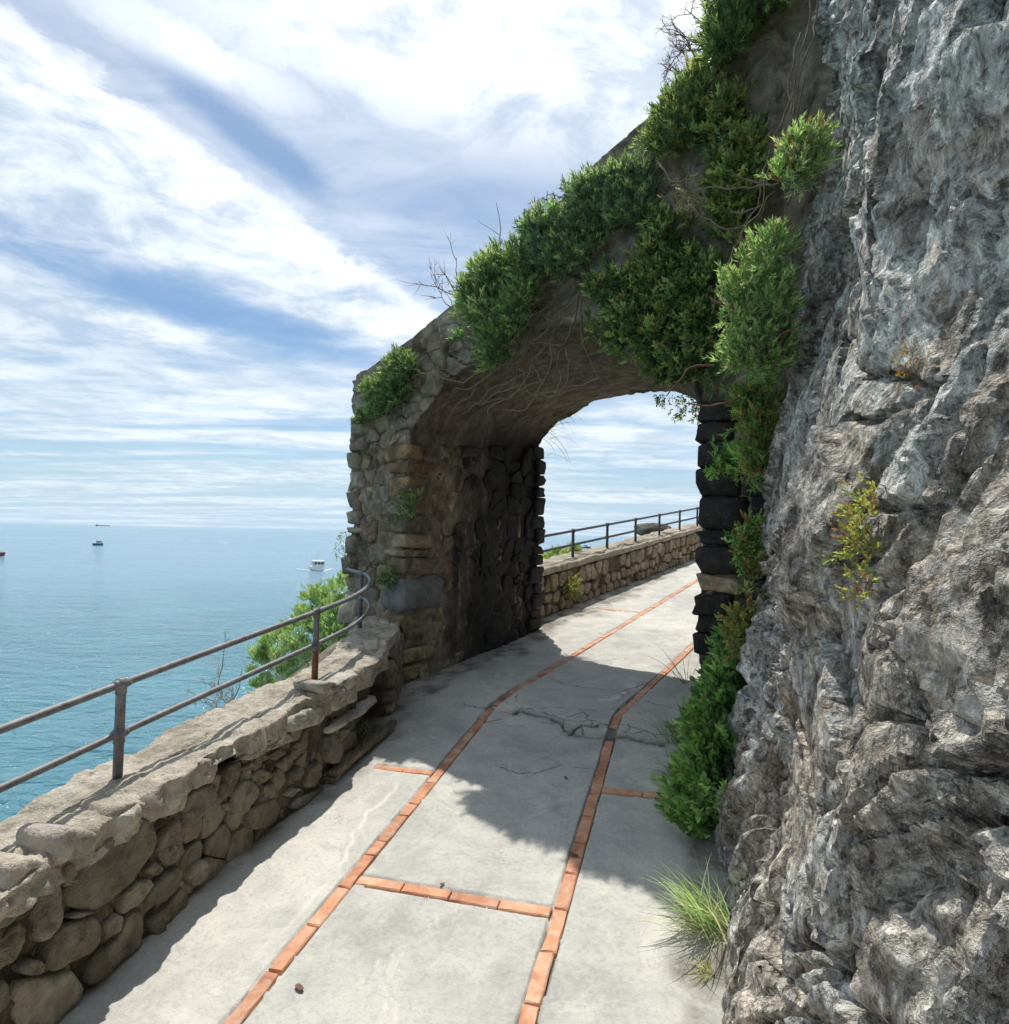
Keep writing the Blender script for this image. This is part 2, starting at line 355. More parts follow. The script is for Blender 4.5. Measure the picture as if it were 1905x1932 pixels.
def mat_cliff():
    m, n, b, o = material('cliff_rock'); p = n.pos()
    strat = n.scale(p, (1.25, 1.25, .8), (.35, .25, 0))
    f0 = n.noise(p, 1.3, 4, .6, .5); f1 = n.noise(strat, 5.5, 5, .7, .7); f2 = n.noise(p, 28, 5, .72, .3); f3 = n.noise(p, 120, 2, .7)
    c = n.ramp(n.m('ADD', n.m('MULTIPLY', f0, .35), n.m('MULTIPLY', f1, .65)), [(.40, (.10, .09, .08)), (.455, (.195, .178, .16)), (.50, (.30, .28, .255)), (.545, (.42, .40, .37)), (.60, (.58, .565, .535))])
    c = n.mix(n.m('MULTIPLY', n.attr('tint', 'Fac'), .65), c, n.mix(n.step(n.noise(p, .8, 3), .42, .58), (.54, .565, .565), (.50, .45, .38)))
    c = n.mix(n.m('MULTIPLY', n.attr('tintd', 'Fac'), .7), c, (.085, .078, .074))
    c = n.mix(n.m('MULTIPLY', n.step(n.noise(p, 1.4, 4, .62, 1.0), .51, .60), .45), c, (.29, .235, .175))           # brown weathering
    blue = n.step(n.noise(strat, 1.7, 4, .60, 1.2), .53, .56)
    c = n.mix(n.m('MULTIPLY', blue, .65), c, (.55, .585, .59))                                                       # calcite films
    vein = n.m('SUBTRACT', 1.0, n.step(n.m('ABSOLUTE', n.m('SUBTRACT', n.noise(strat, 2.4, 4, .6, .8), .5)), .0, .011))
    c = n.mix(n.m('MULTIPLY', vein, n.m('MULTIPLY', n.step(f1, .44, .56), .6)), c, (.62, .63, .62))
    f4 = n.noise(n.scale(p, (1.0, 1.0, 1.6), (.5, .3, .2)), 13, 5, .75, 1.2)
    c = n.mix(n.m('MULTIPLY', n.step(f4, .54, .62), .65), c, (.60, .60, .585))
    c = n.mix(n.m('MULTIPLY', n.step(f4, .45, .37), .75), c, (.065, .058, .053))
    c = n.mix(n.m('MULTIPLY', n.step(f2, .54, .64), .6), c, (.56, .55, .53))
    c = n.mix(n.m('MULTIPLY', n.step(f2, .47, .38), .7), c, (.075, .068, .062))
    c = n.mix(n.m('MULTIPLY', n.step(n.noise(p, 6.5, 4, .7, .8), .60, .68), .5), c, (.17, .11, .065))
    k_ = n.noise(n.scale(p, (1.2, 1.2, .8), (.3, .2, .4)), 9, 6, .78, .9)
    c = n.mix(1.0, c, n.ramp(k_, [(.39, (.30, .28, .26)), (.47, (.80, .78, .75)), (.53, (1.05, 1.04, 1.01)), (.60, (1.75, 1.72, 1.66))]), 'MULTIPLY'); c = n.mix(1.0, c, (1.14, 1.13, 1.10), 'MULTIPLY')
    n.put(b.inputs['Base Color'], c); b.inputs['Roughness'].default_value = .62
    h = n.m('ADD', n.m('MULTIPLY', f1, .35), n.m('ADD', n.m('MULTIPLY', f2, .55), n.m('MULTIPLY', f3, .14)))
    h = n.m('ADD', h, n.m('ADD', n.m('MULTIPLY', n.voro(n.scale(p, (1, 1, .6), (.4, .3, .2)), 16), .55), n.m('MULTIPLY', n.voro(n.scale(p, (1, 1, .7), (-.5, .4, .1)), 44), .22)))
    n.put(b.inputs['Normal'], n.bump(h, 1.0, .085)); return m
M_cliff = mat_cliff()
def mat_arch():
    m, n, b, o = material('arch_render'); p = n.pos()
    f0 = n.noise(p, 2.0, 4, .6, .5); f1 = n.noise(p, 9, 5, .68, .3); f2 = n.noise(p, 45, 4, .7)
    c = n.ramp(n.m('ADD', n.m('MULTIPLY', f0, .5), n.m('MULTIPLY', f1, .5)), [(.39, (.105, .08, .055)), (.46, (.20, .158, .112)), (.53, (.30, .245, .18)), (.61, (.41, .35, .27))])
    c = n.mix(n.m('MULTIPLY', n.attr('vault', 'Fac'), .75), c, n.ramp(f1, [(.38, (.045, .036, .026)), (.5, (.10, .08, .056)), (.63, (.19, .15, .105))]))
    c = n.mix(n.m('MULTIPLY', n.step(n.noise(p, 3.3, 6, .65, .8), .56, .68), .5), c, (.17, .125, .075))
    c = n.mix(n.m('MULTIPLY', n.step(f2, .6, .75), .3), c, (.35, .32, .27))
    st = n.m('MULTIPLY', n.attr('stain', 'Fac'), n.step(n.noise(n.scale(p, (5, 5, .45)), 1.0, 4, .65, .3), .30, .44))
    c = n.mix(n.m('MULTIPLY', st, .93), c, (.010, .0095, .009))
    n.put(b.inputs['Base Color'], c); b.inputs['Roughness'].default_value = .9
    n.put(b.inputs['Normal'], n.bump(n.m('ADD', f1, n.m('MULTIPLY', f2, .5)), .9, .03)); return m
M_arch = mat_arch()
def mat_arch_stone():
    m, n, b, o = material('arch_stone'); p = n.pos(); r = n.rnd()
    f1 = n.noise(p, 7, 5, .66, .4); f2 = n.noise(p, 42, 4, .7)
    c = n.ramp(f1, [(.36, (0.098, 0.084, 0.068)), (.5, (0.203, 0.173, 0.135)), (.62, (0.345, 0.300, 0.240))])
    c = n.mix(1.0, c, n.ramp(r, [(0, (.62, .56, .50)), (.25, (1, .87, .70)), (.45, (1.2, .86, .56)), (.6, (.88, .84, .78)), (.8, (1.3, 1.14, .93)), (1, (1.6, 1.45, 1.2))]), 'MULTIPLY')
    c = n.mix(n.m('MULTIPLY', n.step(f2, .6, .76), .35), c, (.34, .31, .26))
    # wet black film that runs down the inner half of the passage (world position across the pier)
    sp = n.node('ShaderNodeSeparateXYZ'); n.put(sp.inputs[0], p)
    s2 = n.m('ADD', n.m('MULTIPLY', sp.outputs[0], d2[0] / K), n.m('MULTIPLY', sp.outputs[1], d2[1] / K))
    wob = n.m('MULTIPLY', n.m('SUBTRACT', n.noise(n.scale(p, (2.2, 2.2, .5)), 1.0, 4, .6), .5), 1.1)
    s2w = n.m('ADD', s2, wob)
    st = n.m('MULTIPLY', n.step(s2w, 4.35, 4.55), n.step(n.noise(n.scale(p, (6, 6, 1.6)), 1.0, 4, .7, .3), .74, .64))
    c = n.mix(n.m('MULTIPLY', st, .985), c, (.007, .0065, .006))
    n.put(b.inputs['Base Color'], c); b.inputs['Roughness'].default_value = .85
    n.put(b.inputs['Normal'], n.bump(n.m('ADD', f1, n.m('MULTIPLY', f2, .45)), .9, .03)); return m
M_arch_stone = mat_arch_stone()
M_arch_pale = rock_like('arch_quoin_stone', (.19, .16, .125), (.33, .285, .225), (.48, .42, .34), (.19, .14, .085), .9)
M_grey_block = rock_like('grey_corner_stone', (0.117, 0.120, 0.130), (0.195, 0.198, 0.208), (0.286, 0.289, 0.299), (0.156, 0.143, 0.117), .9, vary=.05)
M_dark_stone = rock_like('black_stone', (.012, .011, .011), (.028, .026, .024), (.06, .055, .048), (.02, .018, .015), .9, 1.2)
def mat_leaf(name, rough=.45, trans=.35):
    m, n, b, o = material(name); a = n.attr('tint')
    n.put(b.inputs['Base Color'], a); b.inputs['Roughness'].default_value = rough
    t = n.node('ShaderNodeBsdfTranslucent'); n.put(t.inputs[0], n.mix(1.0, a, (1.25, 1.3, .7), 'MULTIPLY'))
    x = n.node('ShaderNodeMixShader'); x.inputs[0].default_value = trans
    n.l.new(b.outputs[0], x.inputs[1]); n.l.new(t.outputs[0], x.inputs[2]); n.l.new(x.outputs[0], o.inputs[0]); return m
M_leaf = mat_leaf('leaf', .42, .5); M_grass = mat_leaf('grass_blade', .5, .4)
def simple(name, c, rough=.6, metal=0.0, nscale=30, amt=.3, bump=.0):
    m, n, b, o = material(name); p = n.obj(); f = n.noise(p, nscale, 5, .6)
    n.put(b.inputs['Base Color'], n.mix(n.m('MULTIPLY', n.step(f, .35, .7), amt), c, tuple(x * .45 for x in c)))
    b.inputs['Roughness'].default_value = rough; b.inputs['Metallic'].default_value = metal
    if bump: n.put(b.inputs['Normal'], n.bump(f, bump, .01))
    return m
M_twig = simple('dry_stem', (.20, .155, .105), .85, 0, 40, .5); M_twig_pale = simple('pale_dry_stem', (.36, .32, .26), .85, 0, 40, .5)
M_twig_red = simple('reddish_stem', (.17, .09, .055), .85, 0, 40, .5); M_stem = simple('green_stem', (.11, .12, .05), .7, 0, 40, .4)
M_root = simple('grey_brown_root', (.25, .195, .135), .85, 0, 40, .6)
M_flower = simple('yellow_petal', (.75, .52, .03), .6, 0, 30, .1)
def mat_rail():
    m, n, b, o = material('galvanised_pipe'); p = n.obj(); f = n.noise(p, 22, 7, .7, .4); g = n.noise(p, 120, 4, .7)
    c = n.ramp(f, [(.3, (.10, .10, .105)), (.5, (.19, .19, .195)), (.7, (.30, .30, .30))])
    c = n.mix(n.m('MULTIPLY', n.step(n.noise(p, 9, 6, .7, .6), .58, .68), .7), c, (.16, .075, .04))
    n.put(b.inputs['Base Color'], c); b.inputs['Metallic'].default_value = .35
    n.put(b.inputs['Roughness'], n.m('ADD', .42, n.m('MULTIPLY', f, .3)))
    n.put(b.inputs['Normal'], n.bump(n.m('ADD', f, n.m('MULTIPLY', g, .5)), .5, .004)); return m
M_rail = mat_rail()
M_rail_dark = simple('dark_painted_pipe', (.06, .068, .075), .45, .2, 40, .3)
def mat_rust():
    m, n, b, o = material('rusty_post'); p = n.obj(); f = n.noise(p, 26, 7, .7, .4)
    c = n.ramp(f, [(.3, (.10, .035, .018)), (.5, (.22, .085, .035)), (.7, (.17, .12, .09))])
    n.put(b.inputs['Base Color'], c); b.inputs['Roughness'].default_value = .85; n.put(b.inputs['Normal'], n.bump(f, .6, .006)); return m
M_rust = mat_rust()
def mat_wood():
    m, n, b, o = material('weathered_wood'); p = n.pos()
    ax = n.vm('SUBTRACT', p, (0, 0, 0)); w = n.scale(p, (14, 14, 14)); x = n.node('ShaderNodeMapping'); n.put(x.inputs[0], p)
    x.inputs['Rotation'].default_value = (0, 0, math.radians(20)); x.inputs['Scale'].default_value = (60, 3.5, 30)
    f = n.noise(x.outputs[0], 1.0, 6, .6, .5)
    c = n.ramp(f, [(.3, (.06, .045, .03)), (.5, (.16, .12, .08)), (.7, (.27, .215, .15))])
    n.put(b.inputs['Base Color'], c); b.inputs['Roughness'].default_value = .85; n.put(b.inputs['Normal'], n.bump(f, .8, .01)); return m
M_wood = mat_wood()
def mat_sea():
    m, n, b, o = material('sea_water'); p = n.pos()
    q = n.scale(p, (1, 1.5, 1), (0, 0, .3))
    w1 = n.noise(q, .22, 4, .55, .6); w2 = n.noise(q, .85, 5, .6, .5); w3 = n.noise(q, 3.2, 4, .6, .3)
    h = n.m('ADD', n.m('MULTIPLY', w1, 1.6), n.m('ADD', n.m('MULTIPLY', w2, .75), n.m('MULTIPLY', w3, .16)))
    patch = n.noise(p, .03, 4, .55, .8); far = n.noise(n.scale(p, (.25, 1.4, 1), (0, 0, -.05)), .004, 5, .6, .4)
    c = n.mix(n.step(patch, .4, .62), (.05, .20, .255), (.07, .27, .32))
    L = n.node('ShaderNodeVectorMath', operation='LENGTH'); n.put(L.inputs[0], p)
    c = n.mix(n.step(L.outputs['Value'], 20.0, 160.0), c, (.14, .285, .385))          # base colour grows paler and bluer with distance
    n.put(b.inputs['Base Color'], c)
    n.put(b.inputs['Roughness'], n.m('ADD', .09, n.m('MULTIPLY', n.step(far, .4, .62), .10))); b.inputs['IOR'].default_value = 1.33
    n.put(b.inputs['Normal'], n.bump(h, 1.0, .75)); return m
M_sea = mat_sea()
M_white = simple('white_hull_paint', (.78, .78, .76), .4, 0, 8, .08); M_blue = simple('blue_boat_paint', (.08, .14, .25), .4, 0, 8, .1)
M_glass = simple('dark_cabin_glass', (.02, .03, .04), .15, 0, 8, .1); M_red = simple('red_boat_paint', (.30, .05, .05), .45, 0, 8, .1)
M_grey = simple('ship_grey_paint', (.16, .18, .21), .6, 0, 8, .1); M_foam = simple('foam', (.75, .8, .82), .7, 0, 3, .3)
M_slope = rock_like('slope_rock', (.10, .09, .07), (.2, .185, .15), (.3, .28, .24), (.08, .09, .04), 1.0)

# ================================================================== THE SETTING
random.seed(4); rng = np.random.default_rng(11)
# ---- sea
def build_sea():
    xs = np.array([-60000, -8000, -1500, -300, -60, 0, 60, 300, 1500, 8000, 60000.0]); ys = xs + 0.0
    X, Y = np.meshgrid(xs, ys, indexing='ij')
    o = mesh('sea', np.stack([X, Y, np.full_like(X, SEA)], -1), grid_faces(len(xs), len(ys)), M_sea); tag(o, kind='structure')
build_sea()

# ---- path frame: straight along d1, a soft bend at s = 4.4, then 30 degrees right of the view
A3 = 30.3
def axis(sig):
    sig = np.asarray(sig, float); fs = np.linspace(-8, 40, 4801)
    ang = np.radians(15.8 + (A3 - 15.8) * np.clip((fs - 4.25) / .35, 0, 1))
    dx, dy = np.sin(ang), np.cos(ang); st = fs[1] - fs[0]
    cx = np.concatenate([[0], np.cumsum((dx[1:] + dx[:-1]) / 2 * st)]); cy = np.concatenate([[0], np.cumsum((dy[1:] + dy[:-1]) / 2 * st)])
    o = W1(-8, -.865)
    px = np.interp(sig, fs, cx) + o[0]; py = np.interp(sig, fs, cy) + o[1]; an = np.interp(sig, fs, ang)
    return px, py, an
def PW(sig, tau, h=0.0):
    px, py, an = axis(sig); x = px + tau * np.cos(an); y = py - tau * np.sin(an)
    return np.stack([x, y, h + GA * x + GB * y], -1)
_fs = np.linspace(-4, 24, 1401); _ax = np.stack(axis(_fs)[:2], -1)
def to_path(p):
    p = np.asarray(p)[:2]; i = int(np.argmin(((_ax - p) ** 2).sum(1))); s0 = _fs[i]
    px, py, an = axis(s0); d = p - np.array([px, py])
    return float(s0 + d[0] * math.sin(an) + d[1] * math.cos(an)), float(d[0] * math.cos(an) - d[1] * math.sin(an))
def cropxy(x0, y0, sc): return lambda x, y: ((x0 + x / sc) * .762, (y0 + y / sc) * .762)
c5 = cropxy(1150, 1650, 3.175)
def crack_pts(pts): return [to_path(gnd(*c5(*q))) for q in pts]
main_cracks = [([(390, 400), (440, 362), (530, 398), (640, 415), (710, 437), (770, 470)], .013),
               ([(770, 470), (800, 515), (840, 535), (880, 505), (930, 482), (1035, 488), (1060, 470), (1160, 478)], .006),
               ([(930, 480), (1035, 492)], .010),
               ([(1115, 565), (1185, 567), (1290, 570), (1400, 598), (1570, 622)], .009),
               ([(840, 540), (960, 555), (1110, 575)], .006)]
thin_cracks = [[(330, 300), (430, 332), (640, 382), (780, 430), (880, 452), (1000, 436), (1110, 465), (1160, 478)],
               [(430, 345), (560, 347), (730, 335), (900, 347), (1040, 366)], [(680, 95), (780, 145), (900, 170), (1100, 188), (1240, 202), (1400, 150), (1440, 110)],
               [(1000, 440), (1003, 480)], [(940, 372), (966, 395), (966, 430)], [(820, 410), (940, 375)], [(770, 470), (790, 432)],
               [(210, 380), (330, 378), (400, 400)], [(180, 440), (330, 428), (480, 440), (600, 455), (770, 465)], [(0, 300), (70, 335), (190, 345)],
               [(300, 790), (370, 825), (450, 845), (560, 840), (640, 815), (760, 775)], [(870, 790), (1040, 800)], [(415, 240), (422, 275), (400, 300)],
               [(1420, 285), (1520, 310), (1640, 335)], [(1230, 470), (1330, 490), (1420, 520)], [(1250, 520), (1330, 545), (1420, 520), (1500, 545), (1600, 545)],
               [(1290, 470), (1300, 500), (1260, 540)], [(880, 500), (860, 520)], [(920, 500), (940, 540)], [(1150, 350), (1270, 340)]]
def seg_dist(S, T, pts):
    r = np.full(S.shape, 9.0)
    for (a, b), (c, d) in zip(pts[:-1], pts[1:]):
        L2 = (c - a) ** 2 + (d - b) ** 2 + 1e-9; u = np.clip(((S - a) * (c - a) + (T - b) * (d - b)) / L2, 0, 1)
        r = np.minimum(r, np.hypot(S - a - u * (c - a), T - b - u * (d - b)))
    return r
STRIP = .425; BW = .0265
CROSS = [(2.405, -STRIP, STRIP), (3.345, -.80, -STRIP), (3.372, STRIP, .86), (6.55, STRIP, .9), (8.55, STRIP, 1.0), (7.6, -.95, -STRIP)]
def build_path():
    rows = np.concatenate([np.arange(-4, 1.1, .06), np.arange(1.1, 3.5, .011), np.arange(3.5, 5.15, .0058), np.arange(5.15, 9, .028), np.arange(9, 24.1, .15)])
    cols = np.concatenate([np.arange(-1.5, -1.06, .06), np.arange(-1.06, 1.06, .0078), np.arange(1.06, 2.2, .06)])
    S, T = np.meshgrid(rows, cols, indexing='ij')
    P3 = np.stack([S, T, np.zeros_like(S)], -1)
    h = .0035 * fbm(P3 * 3, 4, 3) + .0012 * fbm(P3 * 26, 3, 9)
    wob = .003 * vnoise(P3 * 14, 5) + .0022 * vnoise(P3 * 50, 6)
    fillgap = np.zeros_like(S)
    for c in (-STRIP, STRIP):
        d = np.abs(T - c) + wob; h = np.where(d < BW + .004, -.016, h); fillgap = np.maximum(fillgap, np.clip(1 - (d - BW) / .010, 0, 1) * (vnoise(P3 * np.array([9, 20, 1]), 31) > -.25))
    for s0, ta, tb in CROSS:
        inx = (T > ta) & (T < tb); d = np.abs(S - s0) + wob; h = np.where(inx & (d < BW + .004), -.016, h)
        fillgap = np.maximum(fillgap, np.where(inx, np.clip(1 - (d - BW) / .009, 0, 1), 0) * (vnoise(P3 * 11, 32) > -.1))
    crack = fillgap * .75
    w2 = .010 * vnoise(P3 * 24, 8) + .006 * vnoise(P3 * 60, 12)
    dirt = np.zeros_like(S)
    near = (S > 3.3) & (S < 5.2); Sn, Tn, wn = S[near], T[near], w2[near]; hn = h[near]; cn = crack[near]; dn = dirt[near]
    for pts, wd in main_cracks:
        d = seg_dist(Sn + wn, Tn + wn * .6, crack_pts(pts)); hn = hn - .024 * np.clip((1.15 - d / wd) * 3, 0, 1); cn = np.maximum(cn, np.clip(1.5 - d / wd, 0, 1)); dn = np.maximum(dn, .7 * np.clip(1 - d / .06, 0, 1))
    for pts in thin_cracks:
        d = seg_dist(Sn + wn * .9, Tn + wn * .7, crack_pts(pts)); hn = hn - .007 * np.clip(1 - d / .006, 0, 1); cn = np.maximum(cn, np.clip(1.4 - d / .0045, 0, 1) * .85)
    h[near] = hn; crack[near] = cn; dirt[near] = dn
    h = h + .010 * np.clip((S - 4.05 + .12 * T) / .05, 0, 1) * np.clip((5.6 - S) / .8, 0, 1)
    # faded splashes of whitewash and smooth repairs
    spot = np.zeros_like(S); patch = np.zeros_like(S)
    for (x, y, a, b_) in [(1310, 155, .045, .07), (1250, 216, .025, .03), (1195, 255, .04, .07), (1120, 275, .06, .022), (1070, 280, .03, .014)]:
        cs, ct = to_path(gnd(*c5(x, y))); r = ((S - cs) / b_) ** 2 + ((T - ct) / a) ** 2 + vnoise(P3 * 28, 21) * .4; spot = np.maximum(spot, np.clip((1.0 - r) * 3, 0, 1))
    for (x, y, a, b_) in [(420, 440, .16, .05), (350, 330, .11, .06), (560, 700, .22, .14)]:
        cs, ct = to_path(gnd(*c5(x, y))); r = ((S - cs) / b_) ** 2 + ((T - ct) / a) ** 2 + fbm(P3 * 9, 3, 22) * .8; patch = np.maximum(patch, np.clip((1.0 - r) * 2, 0, 1) * (1 if y < 500 else .0))
    trail = [to_path(gnd(*cropxy(500, 1700, 1.3607)(*q))) for q in ((660, 330), (640, 360), (570, 415), (520, 480), (500, 545), (455, 625), (440, 650), (380, 700), (330, 770), (270, 830), (190, 900), (120, 980))]
    dtr = seg_dist(S + .02 * vnoise(P3 * 6, 25), T + .012 * vnoise(P3 * 17, 26), trail); patch = np.maximum(patch, np.clip(1.2 - dtr / .014, 0, 1) * np.clip(.5 + 1.2 * vnoise(P3 * np.array([7, 30, 1]), 27), 0, 1) * 1.6); patch = np.clip(patch, 0, 1.6)
    edge = np.clip((np.abs(T + .02) - .83 + .12 * fbm(P3 * 4, 3, 17)) / .12, 0, 1); dirt = np.maximum(dirt, edge * .9)
    o = mesh('path', PW(S.ravel(), T.ravel(), h.ravel()), grid_faces(len(rows), len(cols), True), M_concrete,
             attrs={'crack': crack.ravel(), 'spot': spot.ravel(), 'patch': patch.ravel(), 'dirt': dirt.ravel()})
    tag(o, kind='structure'); return o
path = build_path()
def brick_mesh(L, i):
    """one bevelled, slightly chipped brick around the origin: x along, y across, z up"""
    r = np.random.default_rng(100 + i); hx, hy = L / 2, BW - .001; V = []; Fc = []
    lv = [(-.03, 0), (-.003, 0), (.0008, .0035)]
    for z, ins in lv:
        for sx, sy in ((-1, -1), (-.33, -1), (.33, -1), (1, -1), (1, 1), (.33, 1), (-.33, 1), (-1, 1)):
            V.append((sx * (hx - ins) + r.normal() * .0012, sy * (hy - ins) + r.normal() * .0013, z + (r.normal() * .0007 if z > 0 else 0)))
    for k in range(2):
        for j in range(8): Fc.append((k * 8 + j, k * 8 + (j + 1) % 8, (k + 1) * 8 + (j + 1) % 8, (k + 1) * 8 + j))
    Fc.append(tuple(range(16, 24)))
    me = bpy.data.meshes.new('brick'); me.from_pydata((np.array(V) * K).tolist(), [], Fc); me.update(); me.materials.append(M_brick); return me
BM = [brick_mesh(.222 - .007, i) for i in range(5)] + [brick_mesh(.11 - .006, 9)]
def put_brick(p, ang, me, tilt=0.0, dz=0.0):
    o = bpy.data.objects.new('brick', me); col.objects.link(o); o.parent = path
    ex = Vector((math.sin(ang), math.cos(ang), 0)); ex.z = GA * ex.x + GB * ex.y; ex.normalize()
    nz = Vector((-GA, -GB, 1)).normalized(); ey = nz.cross(ex)
    R = Matrix((ex, ey, nz)).transposed().to_4x4()
    o.matrix_world = Matrix.Translation(Vector((p + ZZ * dz) * K)) @ R @ Matrix.Rotation(tilt, 4, 'X')
def lay_bricks():
    for c in (-STRIP, STRIP):
        s = .35 + (0.08 if c > 0 else 0)
        while s < (14 if c < 0 else 6.3):
            short = random.random() < .07 and s > 1.5; L = .111 if short else .222
            sm = s + L / 2; px, py, an = axis(sm); an = float(an) + random.gauss(0, .006)
            if not (c > 0 and 4.02 < sm < 4.20):
                put_brick(PW(sm, c + random.gauss(0, .0012)), an, BM[5] if short else random.choice(BM[:5]), random.gauss(0, .008), random.gauss(.0005, .0012))
            s += L
    for s0, ta, tb in CROSS:
        ta, tb = (ta + BW + .004 if abs(abs(ta) - STRIP) < .01 else ta), (tb - BW - .004 if abs(abs(tb) - STRIP) < .01 else tb)
        k = max(1, round((tb - ta) / .222)); L = (tb - ta) / k; me = brick_mesh(L - .005, int(s0 * 10))
        for i in range(k):
            t = ta + (i + .5) * L; px, py, an = axis(s0); put_brick(PW(s0, t), float(an) + math.pi / 2 + random.gauss(0, .008), me, random.gauss(0, .012), random.gauss(.001, .0015))
lay_bricks()

# ---- cliff on the right: broken faces leaning back from the path
def lean(h): return np.interp(h, [-.4, 0, .25, .6, 1.0, 1.6, 2.5, 3.3, 4.5, 7, 12], [-.06, 0, .04, .12, .19, .29, .35, .42, .56, 1.2, 3.4])
def tc(s, h):
    q = np.clip(.35 + h * .55, .35, 1.2)
    b = .105 + .05 * np.clip(s - 2.2, 0, 1) + .17 * np.maximum(0, 2.1 - np.maximum(s, .3)) ** 1.25 * q + (.15 + .10 * np.clip(h - .4, 0, 2.5)) * np.maximum(0, s - 3.35)
    return b + lean(h)
def cliff_disp(S, H):
    u, v = (S * .87 + H * .5), (H * .87 - S * .5)       # beds dip towards the path
    P3 = np.stack([S, H, np.zeros_like(S)], -1)
    wx = .20 * fbm(P3 * 1.3, 3, 41); wy = .20 * fbm(P3 * 1.3 + 50, 3, 45)
    uu, vv = u + wx, v + wy
    f1, i1, e1 = crags(uu / .60, vv / 1.15, 3, .85, .35, -1); f2, i2, e2 = crags((uu + .2 * wx) / .24, vv / .44, 13, .85, .32, 1); f3, i3, e3 = crags(uu / .092 + wx, vv / .16 + wy, 23, .9, .35, -1); f4, i4, e4 = crags(uu / .042 + wx, vv / .055 + wy, 33, 1.0, .4, 1)
    f1 = f1 + .05; f2 = f2 - .05
    big = .10 * fbm(P3 * .75 + 7, 3, 51)
    rough = np.clip(.8 + .9 * fbm(P3 * 1.1 + 31, 2, 55), .25, 1.4) * np.clip(.42 + (S - .8) * .38, .42, 1)
    low = np.clip(1.45 - H * .32, .4, 1.35)
    f5, i5, e5 = crags((S * .8 - H * .6) / .055, (H * .8 + S * .6) / .05, 43, 1.0, .5, -1)
    d = big + .17 * f1 + .115 * f2 * np.clip(.6 + (S - .8) * .25, .6, 1) + .060 * f3 * rough + .030 * f4 * rough * low + .018 * f5 * rough * low + .008 * fbm(P3 * 14, 3, 61) + .005 * fbm(P3 * 45, 2, 66) * rough
    rid = 1 - np.abs(fbm(np.stack([uu * 3.2, vv * 1.0, 0 * S], -1), 3, 71)); d = d - .06 * np.clip(rid - .93, 0, 1) / .07
    d = d - .085 * np.exp(-(e2 / .03) ** 2) * (i2 > .4) - .10 * np.exp(-(e1 / .018) ** 2) - .022 * np.exp(-(e3 / .04) ** 2) * (i3 > .5)
    return d, i1, i2, .5 * i3 + .5 * i4
def cliff_fade(H): return np.clip(.22 + (H + .02) / .6, .22, 1)
def build_cliff():
    ss = np.concatenate([np.arange(-5, -.6, .08), np.arange(-.6, .6, .03), np.arange(.6, 4.7, .0105), np.arange(4.7, 6.6, .03), np.arange(6.6, 26, .15)])
    hh = np.concatenate([np.arange(-.5, -.05, .05), np.arange(-.05, 5.2, .0115), np.arange(5.2, 7, .05), np.arange(7, 13.1, .2)])
    S, H = np.meshgrid(ss, hh, indexing='ij')
    D, i1, i2, i3 = cliff_disp(S, H)
    fade = cliff_fade(H)
    t = tc(S, H) - D * fade
    # past the arch the face turns with the path
    P = W1(S, t + np.maximum(0, S - 6.2) * .26, H)
    P = P + (ZZ * .18) * (D * fade)[..., None]
    tint = np.clip((i1 * .25 + i2 * .35 + i3 * .6 - .62) * 4.5, 0, 1); td = np.clip((.52 - i1 * .2 - i2 * .3 - i3 * .6) * 5, 0, 1)
    o = mesh('cliff', P, grid_faces(len(ss), len(hh)), M_cliff, smooth=True, attrs={'tint': tint.ravel(), 'tintd': td.ravel()})
    o.data.set_sharp_from_angle(angle=math.radians(24))
    tag(o, kind='structure')
build_cliff()
def cliff_point(px, py, out=.0):
    d = ray(px, py); s_ = np.linspace(.3, 8, 1600); P = CAM + d * s_[:, None]
    s, t, h = P @ d1, P @ n1, hgt(P); q = np.nonzero(t > tc(s, h) - cliff_disp(s, h)[0] * cliff_fade(h) - out)[0]
    return P[q[0]] if len(q) else P[400]

# ---- rocky slope that falls from the parapets to the sea
def build_slope():
    sig = np.arange(-7, 30, .22); e = np.concatenate([np.arange(0, 2, .14), np.arange(2, 9, .35)])
    S, E_ = np.meshgrid(sig, e, indexing='ij')
    tau = -1.29 - E_ * .62 - np.where(S > 4.5, .06, 0) - .0 * S; h = -.06 - E_ * 1.25
    h = h + 1.75 * np.exp(-((S - 4.6) / .8) ** 2 - ((E_ - 1.2) / .9) ** 2) + 1.2 * np.exp(-((S - 7.2) / .9) ** 2 - ((E_ - .9) / .7) ** 2)      # ledges that carry the bushes
    n_ = fbm(np.stack([S * .8, E_ * .8, 0 * S], -1), 4, 81) * np.clip(E_ / 1.2, 0, 1)
    P = PW(S, tau - .35 * n_, h + .12 * n_); P[..., 2] = np.maximum(P[..., 2], SEA - .6)
    o = mesh('rock_slope', P, grid_faces(len(sig), len(e), True), M_slope); tag(o, kind='structure')
build_slope()

